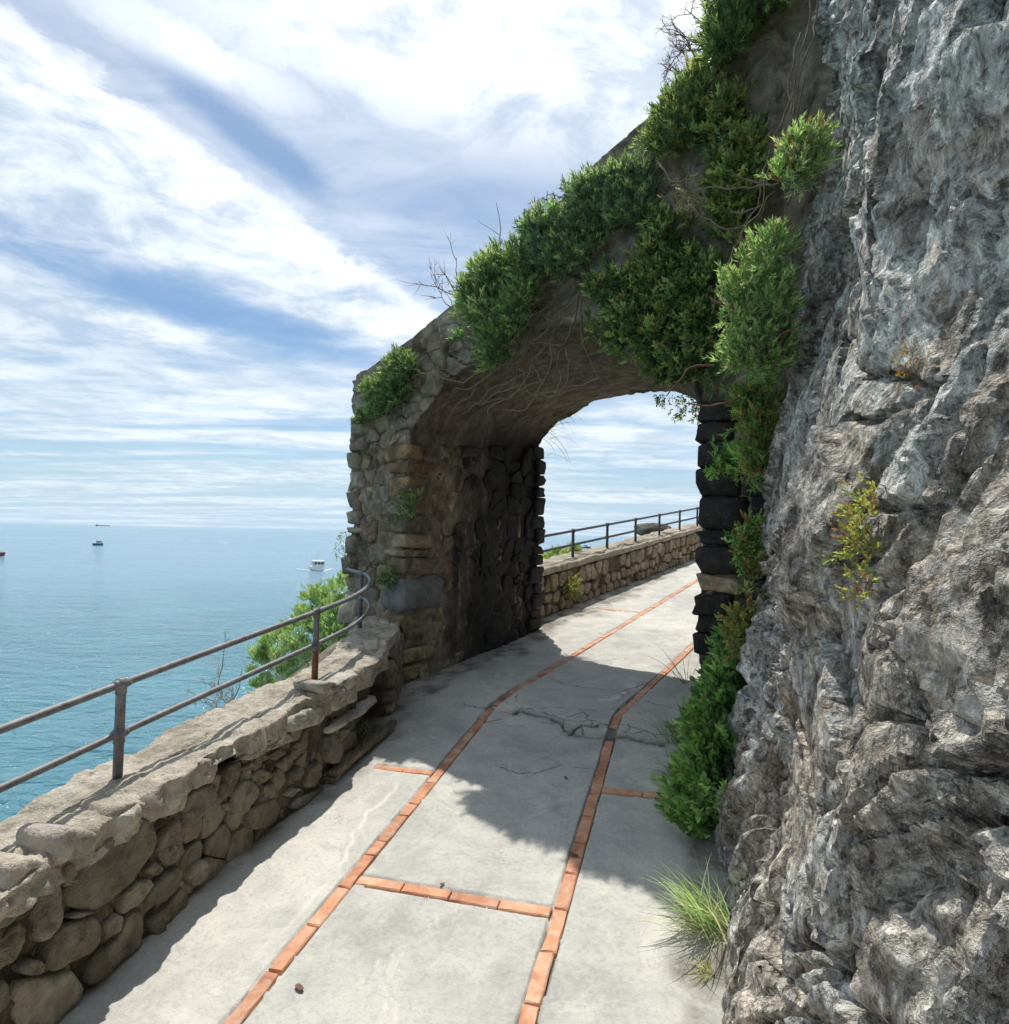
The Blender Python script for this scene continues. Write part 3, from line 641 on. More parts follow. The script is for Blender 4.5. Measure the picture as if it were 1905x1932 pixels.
# ================================================================== STONES
def chaikin(p, k=2):
    for _ in range(k):
        q = np.roll(p, -1, 0); p = np.stack([p * .86 + q * .14, p * .14 + q * .86], 1).reshape(-1, 2)
    return p
def resample(p, n):
    q = np.vstack([p, p[:1]]); L = np.concatenate([[0], np.cumsum(np.hypot(*np.diff(q, axis=0).T))]); u = np.linspace(0, L[-1], n, endpoint=False)
    return np.stack([np.interp(u, L, q[:, 0]), np.interp(u, L, q[:, 1])], 1)
_sk = [0]
def stone(poly, fr, mat, parent, name='stone', back=.06, bulge=.04, n=16, shrink=.0, round_=2, flat=.5):
    """poly: (k,2) outline in the plane fr=(origin, ex, ey, eout); pillowed, uneven face"""
    _sk[0] += 1; r = np.random.default_rng(_sk[0])
    p = resample(chaikin(np.asarray(poly, float), round_), n)
    if np.sum(p[:, 0] * np.roll(p[:, 1], -1) - p[:, 1] * np.roll(p[:, 0], -1)) < 0: p = p[::-1]
    c = p.mean(0); size = np.sqrt(np.mean(((p - c) ** 2).sum(1)))
    if shrink: p = c + (p - c) * max(.6, 1 - shrink / size)
    tl = r.normal(0, .10, 2)
    rings = [(1.0, -back), (1.01, -.15 * bulge), (.995, bulge * .40), (.94, bulge * .80), (.80, bulge * .97), (.52, bulge), (.25, bulge)]
    V = []; off = r.uniform(0, 90, 3)
    for sc, z in rings:
        q = c + (p - c) * sc; q3 = np.concatenate([q * (1.6 / size) + off[:2], np.full((n, 1), z / size + off[2])], 1)
        fz = facets(q3[:, 0] * .75, q3[:, 1] * .75, _sk[0] % 50, 1.2)[0]
        dz = (fbm(q3 * 1.3, 3, 7) * .22 + fz * .34) * min(bulge, size * .4) * (1 if z > 0 else .05) + ((q - c) @ tl) * (.5 if z > 0 else 0)
        rad = 1 + .045 * fbm(q3 + 9, 3, 8)
        q = c + (q - c) * rad[:, None]
        V.append(np.concatenate([q, (np.full((n, 1), z) + dz[:, None])], 1))
    V = np.vstack(V + [np.array([[c[0], c[1], bulge * (1 + .15 * r.normal())]])])
    k = len(rings); Fc = [(i * n + j, i * n + (j + 1) % n, (i + 1) * n + (j + 1) % n, (i + 1) * n + j) for i in range(k - 1) for j in range(n)]
    Fc += [((k - 1) * n + j, (k - 1) * n + (j + 1) % n, k * n) for j in range(n)]
    o, ex, ey, ez = fr; Wd = o + V[:, :1] * ex + V[:, 1:2] * ey + V[:, 2:3] * ez
    cen = Wd.mean(0)
    ob = mesh(name, Wd - cen, Fc, mat, None); ob.location = Vector(cen * K); under(ob, parent); return ob
def block(c, ax, ay, az, mat, parent, name='stone', e=.32, amp=.07, n=16, m=10):
    """squared rubble block with worn, uneven faces; ax, ay, az half-axis vectors"""
    _sk[0] += 1; r = np.random.default_rng(_sk[0]); off = r.uniform(0, 90, 3); Q = []
    for i in range(m + 1):
        ph = math.pi * i / m
        for k in range(n):
            th = 2 * math.pi * (k + .5) / n; Q.append((math.sin(ph) * math.cos(th), math.sin(ph) * math.sin(th), math.cos(ph)))
    Q = np.array(Q); Q = np.sign(Q) * np.abs(Q) ** e; rr = 1 + amp * fbm(Q * 1.3 + off, 3, 9)
    sk_ = r.normal(0, .07, 3); Q = Q * rr[:, None]; Q[:, 0] += sk_[0] * Q[:, 2]; Q[:, 2] += sk_[1] * Q[:, 0] + sk_[2] * Q[:, 1]
    V = Q[:, :1] * ax + Q[:, 1:2] * ay + Q[:, 2:3] * az
    Fc = [(i * n + k, (i + 1) * n + k, (i + 1) * n + (k + 1) % n, i * n + (k + 1) % n) for i in range(m) for k in range(n)]
    o = mesh(name, V, Fc, mat); o.location = Vector(np.asarray(c) * K); return under(o, parent)
def clip_half(poly, a, nrm):
    out = []
    for i in range(len(poly)):
        p, q = poly[i], poly[(i + 1) % len(poly)]; dp, dq = (p - a) @ nrm, (q - a) @ nrm
        if dp <= 0: out.append(p)
        if dp * dq < 0: out.append(p + (q - p) * (dp / (dp - dq)))
    return out
def cells(x0, x1, y0, y1, seeds, sx=1.0):
    seeds = np.asarray(seeds); res = []
    for i, s in enumerate(seeds):
        poly = [np.array(q, float) for q in ((x0, y0), (x1, y0), (x1, y1), (x0, y1))]
        order = np.argsort(((seeds - s) ** 2).sum(1))[1:26]
        for j in order:
            poly = clip_half(poly, (s + seeds[j]) / 2, seeds[j] - s)
            if len(poly) < 3: break
        if len(poly) >= 3: res.append(np.array(poly))
    return res
def relaxed_seeds(x0, x1, y0, y1, n, it=2, r=None, asp=1.0):
    r = r or np.random.default_rng(3); sd = np.stack([r.uniform(x0, x1, n), r.uniform(y0, y1, n)], 1)
    for _ in range(it):
        cs = cells(x0, x1, y0, y1, sd)
        if len(cs) == n: sd = np.array([c.mean(0) for c in cs])
    return sd

# ------------------------------------------------------------------ near parapet
def par_in(s): return np.interp(s, [-5, 1.3, 1.6, 2.4, 3.1, 3.5, 3.9, 4.3, 4.7], [-1.80, -1.80, -1.815, -1.845, -1.815, -1.82, -1.88, -2.03, -2.14])
def par_out(s): return np.interp(s, [-5, 1.6, 2.7, 3.3, 3.8, 4.2, 4.6, 5.2], [-2.15, -2.15, -2.17, -2.14, -2.24, -2.37, -2.52, -2.75])
def par_top(s): return np.interp(s, [-5, 1.3, 2.4, 3.0, 3.5, 4.7], [.53, .53, .53, .515, .50, .50])
par = empty('parapet_wall', W1(2.5, -2.0), 'low rubble stone parapet with rough pale coping carrying the grey pipe railing nearest the viewer', 'wall', 'stone parapets along the sea side')
def build_parapet_core():
    ss = np.concatenate([np.arange(-3, 1.1, .08), np.arange(1.1, 4.72, .016)])
    # inner face, behind the stones
    hs = np.arange(-.12, .44, .017); S, H = np.meshgrid(ss, hs, indexing='ij'); P3 = np.stack([S, H, 0 * S], -1)
    hole = np.clip(1.25 - np.hypot((S - 3.72) / .30, np.maximum(H - .02, 0) / .27) ** 3, 0, 1)
    T = par_in(S) - .006 + .026 * fbm(P3 * 7, 4, 91) + .012 * fbm(P3 * 30, 3, 95) - .26 * np.clip(hole * 2.2, 0, 1) - .012
    o = mesh('mortar_core', W1(S, T, H), grid_faces(len(ss), len(hs)), M_mortar); under(o, par)
    # outer face
    hs = np.arange(-1.0, .45, .06); S, H = np.meshgrid(ss[::3], hs, indexing='ij'); P3 = np.stack([S, H, 0 * S], -1)
    o = mesh('outer_face', W1(S, par_out(S) + .03 + .03 * fbm(P3 * 5, 3, 97), H), grid_faces(len(ss[::3]), len(hs), True), M_mortar_far); under(o, par)
    # coping: inner lip, top, outer lip in one uneven cast slab
    v = np.linspace(0, 1, 64); S, Vv = np.meshgrid(ss, v, indexing='ij')
    ti, to, tp = par_in(S), par_out(S), par_top(S)
    P3 = np.stack([S, Vv * .4, 0 * S], -1)
    ragg = .030 * fbm(np.stack([S * 5, 0 * S, 0 * S], -1), 4, 101) + .012 * fbm(np.stack([S * 22, 0 * S + 3, 0 * S], -1), 3, 105)
    ragg2 = .035 * fbm(np.stack([S * 4.5, 0 * S + 9, 0 * S], -1), 4, 111)
    thick = .085 + .05 * fbm(np.stack([S * 3.1, 0 * S + 5, 0 * S], -1), 3, 121) + .03 * (S > 2.35)
    a = np.clip(Vv / .16, 0, 1); b = np.clip((Vv - .16) / .70, 0, 1); c = np.clip((Vv - .86) / .14, 0, 1)
    T = ti + .015 + ragg + (to - ti - .01 + ragg2 - ragg) * b - .012 * np.sin(a * math.pi) * 0
    H = tp - thick * (1 - a) - .10 * c + .004 * np.sin(b * math.pi)
    f1, i1, e1 = facets(S / .22 + .3 * ragg * 20, (T) / .16, 205, 1.0)
    dH = (.014 * fbm(P3 * 5, 4, 131) + .012 * f1 + .004 * fbm(P3 * 40, 3, 135)) * np.clip(a * 1.5, 0, 1) - .006 * np.exp(-(e1 / .035) ** 2) * a
    dT = .014 * fbm(np.stack([S * 9, Vv * 12, 0 * S], -1), 4, 141) * (1 - b) + .006 * fbm(P3 * 45, 2, 145)
    rust = np.exp(-(((S - 3.15) / .12) ** 2 + ((T + 2.0) / .05) ** 2)) * .9
    # a strip of worn cement carries the posts
    o = mesh('coping', W1(S, T + dT, H + dH), grid_faces(len(ss), len(v)), M_coping, attrs={'rust': rust.ravel()}); under(o, par)
build_parapet_core()
cA = cropxy(0, 1900, 3.038); cB = cropxy(400, 1600, 3.175)
traced_A = [
 [(560,700),(720,560),(860,450),(1010,370),(1090,370),(1140,450),(1145,580),(1090,700),(980,850),(880,950),(740,1060),(560,1070),(490,1030),(440,980),(450,900),(540,800)],
 [(1190,500),(1260,410),(1320,380),(1330,480),(1340,600),(1310,690),(1230,750),(1180,690),(1160,600)],
 [(250,900),(340,850),(420,830),(435,920),(425,1050),(410,1170),(320,1290),(250,1325),(215,1240),(200,1120),(215,980)],
 [(330,1500),(320,1400),(400,1200),(560,1150),(700,1120),(740,1180),(740,1310),(660,1400),(520,1460),(430,1520),(340,1530)],
 [(600,1620),(620,1530),(720,1390),(860,1290),(930,1120),(1050,1050),(1060,1200),(1060,1320),(900,1430),(780,1560),(650,1650)],
 [(870,1060),(900,960),(1000,850),(1100,820),(1135,880),(1090,960),(1000,1040),(880,1110)],
 [(1060,1020),(1110,900),(1200,790),(1320,740),(1365,800),(1320,900),(1220,1000),(1100,1040)],
 [(1090,1200),(1080,1160),(1200,1060),(1300,950),(1370,890),(1405,960),(1400,1020),(1280,1130),(1130,1270)],
 [(120,1500),(180,1440),(260,1440),(310,1480),(290,1550),(180,1560),(120,1540)],
 [(60,1620),(200,1580),(380,1570),(520,1510),(580,1560),(610,1650),(590,1730),(480,1850),(380,1932),(100,1960),(40,1800)],
 [(-120,1080),(0,980),(120,930),(190,950),(170,1050),(80,1140),(-60,1230)], [(-100,1320),(0,1250),(100,1150),(150,1180),(160,1300),(100,1420),(-60,1540)],
 [(430,760),(520,700),(540,800),(470,900),(440,880)], [(750,1180),(850,1090),(900,1120),(860,1230),(770,1290)], [(1050,790),(1130,700),(1210,760),(1150,810)],
 [(450,1130),(560,1085),(700,1080),(560,1130)], [(1370,830),(1420,740),(1519,680),(1560,760),(1519,860),(1430,900)], [(-150,1700),(0,1580),(40,1640),(20,1800),(-150,1900)]]
traced_B = [
 [(160,1170),(280,1100),(390,1080),(450,1200),(440,1270),(330,1310),(220,1380),(150,1429),(130,1330)], [(430,1080),(480,1060),(520,1120),(500,1190),(460,1210),(430,1150)],
 [(540,1150),(590,1060),(660,1040),(740,1090),(745,1160),(690,1260),(600,1340),(535,1340),(520,1240)], [(660,1290),(800,1220),(890,1180),(930,1250),(910,1330),(830,1420),(700,1450),(640,1400)],
 [(680,1010),(760,960),(850,1000),(800,1070),(700,1060)], [(860,1030),(900,950),(950,1000),(930,1110),(870,1160)], [(1130,1050),(1180,930),(1240,910),(1240,1040),(1180,1110),(1110,1110)],
 [(1275,720),(1360,670),(1415,740),(1410,850),(1380,920),(1300,930),(1260,850)], [(880,930),(960,860),(1000,900),(950,1000)], [(1010,1290),(1030,1200),(1130,1160),(1280,1100),(1285,1150),(1150,1240)],
 [(1000,1000),(1080,930),(1110,1000),(1050,1070)], [(780,1100),(850,1070),(880,1140),(800,1190)], [(930,1170),(1010,1110),(1090,1120),(1000,1190)], [(600,960),(680,900),(720,940),(640,1000)],
 [(820,870),(900,800),(960,830),(880,900)], [(960,880),(1040,800),(1080,830),(1010,900)], [(460,1240),(510,1220),(520,1300),(480,1290)]]
top_A = [[(-60,900),(0,720),(160,670),(330,690),(300,760),(200,800),(60,920),(-40,960)], [(350,520),(440,450),(680,470),(660,560),(520,680),(400,740),(350,700)], [(780,400),(830,290),(930,250),(1060,260),(960,340),(830,400)], [(1130,270),(1340,140),(1370,170),(1360,310),(1140,390)]]
top_B = [[(150,1010),(270,890),(395,860),(405,970),(340,1060),(210,1130),(160,1110)], [(580,870),(800,730),(930,660),(1010,690),(1040,740),(800,810),(640,900)], [(930,590),(1130,480),(1230,470),(1250,560),(1180,620),(960,680)],
         [(1190,300),(1280,270),(1360,290),(1500,200),(1505,290),(1400,380),(1360,350),(1230,380)], [(1340,330),(1500,300),(1500,420),(1330,520),(1290,480)], [(1290,690),(1280,650),(1500,520),(1660,370),(1685,410),(1640,470),(1520,560),(1390,620)]]
def parapet_stones():
    def place(polys, cr, mat, back, bulge, tdef=None, **kw):
        for poly in polys:
            px = np.array([cr(*q) for q in poly]); c = px.mean(0)
            p0 = onplane(*c, n1 * -1.82, n1); s0 = float(p0 @ d1); t0 = float(par_in(s0)) if tdef is None else tdef
            pl = np.array([onplane(*q, n1 * t0, n1) for q in px]); s = pl @ d1; h = hgt(pl)
            fr = (W1(0, t0, 0), d1 + ZZ * (d1[0] * GA + d1[1] * GB), ZZ, n1)
            stone(np.stack([s, h], 1), fr, mat, par, back=back, bulge=bulge, **kw)
    place(traced_A, cA, M_stone, .08, .026, n=28, shrink=.0); place(traced_B, cB, M_stone, .08, .022, n=24, shrink=.0)
    place(top_A, cA, M_slab, .12, .035, n=28, name='coping_stone', round_=1); place(top_B, cB, M_slab, .12, .035, n=28, name='coping_stone', round_=1)
    r = np.random.default_rng(18); fr = (W1(0, -1.85, 0), d1 + ZZ * (d1[0] * GA + d1[1] * GB), ZZ, n1)
    for poly in cells(1.22, 3.45, -.02, .42, relaxed_seeds(1.22, 3.45, -.02, .42, 95, 1, r)): stone(poly, fr, M_stone, par, shrink=.003, bulge=r.uniform(.006, .018), n=14, round_=1)
    # the stretch that runs on beside and behind the viewer, and the last metre before the arch
    r = np.random.default_rng(8)
    fr = (W1(0, -1.81, 0), d1 + ZZ * (d1[0] * GA + d1[1] * GB), ZZ, n1)
    for poly in cells(-.9, 1.22, -.02, .42, relaxed_seeds(-.9, 1.22, -.02, .42, 36, 2, r)): stone(poly, fr, M_stone, par, shrink=.012)
    o0 = W1(4.05, float(par_in(4.02)), 0); e = W1(4.62, -2.12, 0) - o0; L = np.linalg.norm(e); e = e / L; nn = np.cross(e, ZZ); nn /= np.linalg.norm(nn)
    for poly in cells(0, L, 0, .43, relaxed_seeds(0, L, 0, .43, 14, 2, r)): stone(poly, (o0, e, ZZ, nn), M_stone, par, shrink=.012, bulge=.03)
parapet_stones()

# ------------------------------------------------------------------ arch
arch = empty('stone_arch', W2(4.8, -2.4), 'massive overgrown rubble stone arch spanning the path, its sloping top leaning on the cliff', 'arch')
S_F, S_B = 3.79, 5.82
fr_in = np.array([(-3.40, -.1), (-3.39, .6), (-3.39, 1.3), (-3.40, 1.84), (-3.34, 2.02), (-3.21, 2.18), (-2.96, 2.39), (-2.54, 2.535), (-2.157, 2.587), (-1.77, 2.56), (-1.43, 2.42), (-1.22, 2.2), (-1.13, 1.9), (-1.12, 1.3), (-1.12, .6), (-1.12, -.1)])
bk_in = np.array([(-3.41, -.1), (-3.42, .6), (-3.42, 1.3), (-3.44, 1.84), (-3.37, 2.02), (-3.18, 2.17), (-2.92, 2.28), (-2.656, 2.34), (-2.36, 2.386), (-2.15, 2.37), (-1.93, 2.31), (-1.78, 2.2), (-1.72, 2.0), (-1.70, 1.3), (-1.70, .6), (-1.70, -.1)])
fr_out = np.array([(-4.03, -.6), (-4.03, .8), (-4.03, 1.7), (-4.05, 2.40), (-3.80, 2.53), (-3.29, 2.755), (-2.94, 2.94), (-2.35, 3.29), (-1.95, 3.585), (-1.51, 3.84), (-1.15, 4.11), (-.90, 4.40), (-.2, 5.0), (.6, 5.0), (.6, 2.5), (.6, -.1)])
def dens(P, n):
    u = np.linspace(0, len(P) - 1, n); i = np.clip(u.astype(int), 0, len(P) - 2); f = u - i
    p0, p1, p2, p3 = P[np.clip(i - 1, 0, None)], P[i], P[i + 1], P[np.clip(i + 2, None, len(P) - 1)]; f = f[:, None]
    return .5 * (2 * p1 + (p2 - p0) * f + (2 * p0 - 5 * p1 + 4 * p2 - p3) * f ** 2 + (3 * p1 - p0 - 3 * p2 + p3) * f ** 3)
def build_arch_body():
    nu = 420; a, b, c = dens(fr_in, nu), dens(bk_in, nu), dens(fr_out, nu); loop = []
    nf, ni, no_, nb = 60, 90, 40, 24
    secs = [(c, S_F, a, S_F, nf), (a, S_F, b, S_B, ni), (b, S_B, c, S_B, nb), (c, S_B, c, S_F, no_)]
    pts = []; sl_ = []; vt = []
    for q0, s0, q1, s1, k in secs:
        w = np.linspace(0, 1, k, endpoint=False)
        for x in w: pts.append(q0 * (1 - x) + q1 * x); sl_.append(s0 * (1 - x) + s1 * x); vt.append(1.0 if (q0 is a and q1 is b) else 0.0)
    T = np.stack([p[:, 0] for p in pts], 1); H = np.stack([p[:, 1] for p in pts], 1); S = np.broadcast_to(np.array(sl_), T.shape).copy(); VT = np.broadcast_to(np.array(vt), T.shape)
    P = W2(S, T, H)
    amp = np.where(VT > .5, np.where(H > 1.85, .35, .8), 1.0)
    P3 = P * 1.0
    dx = np.stack([fbm(P3 * 3.1 + o_, 4, 150 + i) for i, o_ in enumerate((0, 20, 40))], -1) * .030 + np.stack([fbm(P3 * 15 + o_, 3, 160 + i) for i, o_ in enumerate((0, 20, 40))], -1) * .011
    f1, i1, e1 = facets(T / .17 + S * 3, H / .13, 301, 1.0)
    dx = dx + (-d2) * ((.036 * f1 - .030 * np.exp(-(e1 / .06) ** 2)) * (np.abs(S - S_F) < .01) * 1.0)[..., None]
    top = np.interp(T, fr_out[3:13, 0], fr_out[3:13, 1]); amp = amp * np.where((VT < .5) & (T > -4.02), .22 + .78 * np.clip((top - H - .05) / .2, 0, 1), 1.0)
    P = P + dx * amp[..., None]
    # board marks and the drip lip of the vault
    stain = np.clip((S - 4.35 + .25 * fbm(P3 * np.array([2, 2, .5]), 3, 171)) / .45, 0, 1) * np.clip((2.25 - H) / .3, 0, 1) * (VT > .5); stain = np.where((T > -2.2) & (H < 2.15) & (VT > .5), 1.0, stain)  # right-hand reveal is set fully dark
    nv = P.shape[1]; idx = np.arange(nu)[:, None] * nv + np.arange(nv)[None]; nx = np.roll(idx, -1, 1)
    Fq = np.stack([idx[:-1], nx[:-1], nx[1:], idx[1:]], -1).reshape(-1, 4)
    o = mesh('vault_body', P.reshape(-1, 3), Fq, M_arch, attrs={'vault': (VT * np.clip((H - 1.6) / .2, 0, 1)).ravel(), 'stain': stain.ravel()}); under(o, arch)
build_arch_body()
FR_FRONT = (W2(S_F + .016, 0, 0), n2 + ZZ * (n2[0] * GA + n2[1] * GB), ZZ, -d2)
FR_REV = (W2(0, -3.422, 0), d2 + ZZ * (d2[0] * GA + d2[1] * GB), ZZ, n2)
FR_REVR = (W2(0, -1.79, 0), d2 + ZZ * (d2[0] * GA + d2[1] * GB), ZZ, -n2)
def arch_stones():
    r = np.random.default_rng(21)
    def hrow(x, y, sd_): return float(hgt(onplane(x, y, W2(sd_, 0, 0), d2)))
    # quoins that break the sea-side outline, row by row
    rows = [722, 748, 790, 826, 858, 892, 930, 967, 998, 1012, 1052, 1090, 1130, 1180]
    for i, (y0, y1) in enumerate(zip(rows[:-1], rows[1:])):
        h0, h1 = hrow(668, y1, S_F), hrow(668, y0, S_F); w = r.uniform(.13, .22); x0 = -4.06 + r.uniform(-.025, .03); dpt = r.uniform(.16, .3)
        block(W2(S_F + dpt - .03 - r.uniform(0, .03), x0 + w / 2, (h0 + h1) / 2), n2 * w / 2, d2 * dpt, ZZ * ((h1 - h0) / 2 - .006), M_arch_pale, arch, amp=.10)
    # front of the pier: rubble of mixed sizes, some joints filled flush
    sd = np.concatenate([relaxed_seeds(-3.9, -3.5, .30, 2.2, 34, 1, r)])
    for poly in cells(-3.92, -3.44, .25, 2.25, sd):
        if r.random() < .8: stone(poly, FR_FRONT, M_arch_stone if r.random() < .8 else M_arch_pale, arch, shrink=.006, bulge=r.uniform(.012, .035), n=18, round_=1)
    # corner blocks between the front and the passage
    h = .02; i = 0
    while h < 1.78:
        dh = [.13, .12, .16, .10, .29, .15, .07, .12, .16, .12, .18, .10, .14, .12, .15][i % 15]; big = (i == 4)
        a_, b_ = (r.uniform(.07, .12), r.uniform(.14, .26)) if i % 2 else (r.uniform(.12, .17), r.uniform(.08, .14))
        if big: a_, b_ = .15, .24
        block(W2(S_F + b_ - .035 - .03 * big, -3.375 - a_ + .02 * big, h + dh / 2), n2 * a_, d2 * b_, ZZ * (dh / 2 - .007), M_grey_block if big else M_arch_stone, arch, amp=.12, e=.36 if big else .3, n=20, m=14); h += dh; i += 1
    # reveal of the passage
    sd = []
    for k, h in enumerate(np.arange(.04, 1.86, .125)):
        s = 4.02 + r.uniform(0, .15)
        while s < 5.72: sd.append((s, h + r.normal(0, .035))); s += r.choice([.10, .15, .2, .3, .36]) * r.uniform(.85, 1.15)
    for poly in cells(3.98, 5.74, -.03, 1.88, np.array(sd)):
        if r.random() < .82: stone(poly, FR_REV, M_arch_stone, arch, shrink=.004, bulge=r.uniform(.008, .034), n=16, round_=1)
    # far quoins of that reveal, standing out against the light
    h = 0.02
    while h < 1.85:
        dh = r.uniform(.09, .19); a_ = r.uniform(.07, .14)
        block(W2(5.86 - a_ + r.normal(0, .018), -3.40 - .06 + r.uniform(-.005, .02), h + dh / 2), d2 * a_, n2 * .085, ZZ * (dh / 2 - .005), M_arch_stone, arch, amp=.12); h += dh
    # near-black blocks of the right-hand pier, lying in level courses
    ys = [770, 808, 843, 892, 945, 1008, 1033, 1091, 1124, 1162, 1200, 1240]
    for i, (y0, y1) in enumerate(zip(ys[:-1], ys[1:])):
        h0, h1 = hrow(1312, y1, S_F), hrow(1312, y0, S_F); px_ = [1318, 1314, 1311, 1313, 1311, 1310, 1314, 1313, 1307, 1310, 1306][i]
        t = float(onplane(px_, (y0 + y1) / 2, W2(S_F - .03, 0, 0), d2) @ n2); j = 0
        while t < -.55:
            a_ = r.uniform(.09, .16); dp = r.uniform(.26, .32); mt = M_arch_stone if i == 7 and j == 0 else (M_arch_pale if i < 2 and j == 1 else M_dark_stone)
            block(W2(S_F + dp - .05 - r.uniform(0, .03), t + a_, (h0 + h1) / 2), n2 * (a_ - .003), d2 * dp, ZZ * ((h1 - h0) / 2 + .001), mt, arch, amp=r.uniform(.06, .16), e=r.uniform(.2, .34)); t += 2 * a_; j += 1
arch_stones()

# ------------------------------------------------------------------ far parapet
far = empty('parapet_wall', W2(8.5, -3.85), 'low rubble stone parapet climbing away beyond the arch, smaller and sunlit on top', 'wall', 'stone parapets along the sea side')
def build_far_parapet():
    ss = np.concatenate([np.arange(5.86, 12.5, .035), np.arange(12.5, 20, .15)]); r = np.random.default_rng(5)
    v = np.linspace(0, 1, 40); S, V = np.meshgrid(ss, v, indexing='ij'); P3 = np.stack([S, V, 0 * S], -1)
    a = np.clip(V / .45, 0, 1); b = np.clip((V - .45) / .3, 0, 1); c = np.clip((V - .75) / .25, 0, 1)
    rg = .02 * fbm(np.stack([S * 5, 0 * S, 0 * S], -1), 3, 181)
    T = -3.69 + rg * b * (1 - b) * 4 + (-.40) * b + .025 * fbm(P3 * np.array([6, 14, 1]), 3, 183); H = -.1 + a * (.625 + .6 * rg) - c * 1.4 + .014 * fbm(P3 * 7, 3, 185) * a
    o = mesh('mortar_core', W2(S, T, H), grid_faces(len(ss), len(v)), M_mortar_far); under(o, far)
    # coping slab
    v = np.linspace(0, 1, 24); S, V = np.meshgrid(ss, v, indexing='ij'); P3 = np.stack([S, V, 0 * S], -1)
    a = np.clip(V / .2, 0, 1); b = np.clip((V - .2) / .6, 0, 1); c = np.clip((V - .8) / .2, 0, 1)
    T = -3.645 + .018 * fbm(np.stack([S * 7, 0 * S + 2, 0 * S], -1), 3, 187) - .46 * b; H = .47 + .07 * a - .08 * c + .012 * fbm(P3 * np.array([6, 4, 1]), 4, 189) * a
    o = mesh('coping', W2(S, T, H), grid_faces(len(ss), len(v)), M_coping); under(o, far)
    fr = (W2(0, -3.665, 0), d2 + ZZ * (d2[0] * GA + d2[1] * GB), ZZ, n2)
    sd = []
    for k, h in enumerate(np.arange(.06, .46, .135)):
        s = 5.95 + r.uniform(0, .2)
        while s < 12.3: sd.append((s, h + r.normal(0, .03))); s += r.uniform(.13, .24)
    for poly in cells(5.9, 12.4, -.01, .47, np.array(sd)):
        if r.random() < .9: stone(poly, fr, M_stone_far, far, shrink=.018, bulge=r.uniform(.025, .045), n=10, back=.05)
build_far_parapet()

# ------------------------------------------------------------------ railings
def fitting(mb, p, ax, r=.026, L=.03):
    mb.tube([p - ax * L, p - ax * L * .6, p + ax * L * .6, p + ax * L], [r * .82, r, r, r * .82], 10)
def near_railing():
    root = empty('pipe_railing', W1(1.9, -1.985, .53), 'grey galvanised pipe railing on the near parapet, curving in at the arch', 'railing', 'pipe railings on the parapets')
    posts = [(-.6, -1.985), (.67, -1.985), (1.93, -1.985), (3.19, -1.965), (4.40, -2.345)]
    rt, rm = .879, .70
    def curve(h):
        P = [(-1.6, -1.985), (-.6, -1.985), (.67, -1.985), (1.93, -1.985), (2.6, -1.975), (3.19, -1.965), (3.5, -1.972), (3.8, -2.01), (4.05, -2.09), (4.25, -2.20), (4.36, -2.29), (4.42, -2.36), (4.47, -2.44), (4.56, -2.55)]
        d = dens(np.array(P), 90); hh = np.full(len(d), h); hh = hh + np.interp(d[:, 0], [3.6, 4.4], [0, .02])
        return W1(d[:, 0], d[:, 1], hh)
    for nm, h in (('top_rail', rt), ('middle_rail', rm)):
        mb = MB(); mb.tube(list(curve(h)), .0140 if h == rt else .0128, 12); under(mb.build(nm, M_rail), root)
    for i, (s, t) in enumerate(posts):
        base = W1(s, t, float(par_top(s)) - .04); ex = .02 if i == 4 else 0
        mb = MB(); mb.tube([base, base + ZZ * .33, W1(s, t, rt + ex)], .0170, 12); po = under(mb.build('post', M_rail), root)
        if i == 3:
            po['label'] = 'post with a rusted lower end'
            lo = MB(); lo.tube([base, base + ZZ * .205], .0182, 12); sub = lo.build('rusty_sleeve', M_rust); sub.parent = po; sub.matrix_parent_inverse = po.matrix_world.inverted() @ Matrix.Translation((0, 0, 0)); sub.matrix_parent_inverse = (Matrix.Translation(root.location) @ po.matrix_parent_inverse).inverted() @ Matrix.Identity(4)
        for h, r in ((rt, .0225), (rm, .0215)):
            f = MB(); f.ball(W1(s, t, h + ex), r, 12, 8, .95); f.tube([W1(s, t, h + ex - .035), W1(s, t, h + ex + .02)], .0195, 12)
            ax = d1 if i < 4 else W1(4.44, -2.4) - W1(4.36, -2.29); ax = ax / np.linalg.norm(ax); fitting(f, W1(s, t, h + ex), ax, .0185, .034)
            under(f.build('joint', M_rail), root)
near_railing()
def far_railing():
    root = empty('pipe_railing', W2(8.5, -3.82, .53), 'thin dark pipe railing climbing along the parapet beyond the arch', 'railing', 'pipe railings on the parapets')
    P = [gnd(x, y, .53) for x, y in ((1079.5, 1053), (1148.9, 1034.8), (1199.8, 1022.8), (1243.6, 1011.8), (1279, 1001.7), (1309, 992.5))]
    st = [(p @ d2, -3.83) for p in P]; s = [float(a) for a, _ in st]
    step = (s[-1] - s[0]) / 5; s = [s[0] + i * step for i in range(-1, 11)]
    for nm, h in (('top_rail', .875), ('middle_rail', .70)):
        mb = MB(); mb.tube([W2(5.85, -3.83, h)] + [W2(x, -3.83, h) for x in s if x > 5.9] , .017, 8); under(mb.build(nm, M_rail_dark), root)
    for x in s:
        if x < 5.9: continue
        mb = MB(); mb.tube([W2(x, -3.83, .48), W2(x, -3.83, .885)], .019, 8); under(mb.build('post', M_rail_dark), root)
        for h in (.875, .70):
            f = MB(); f.ball(W2(x, -3.83, h), .031, 8, 6); under(f.build('joint', M_rail_dark), root)
far_railing()

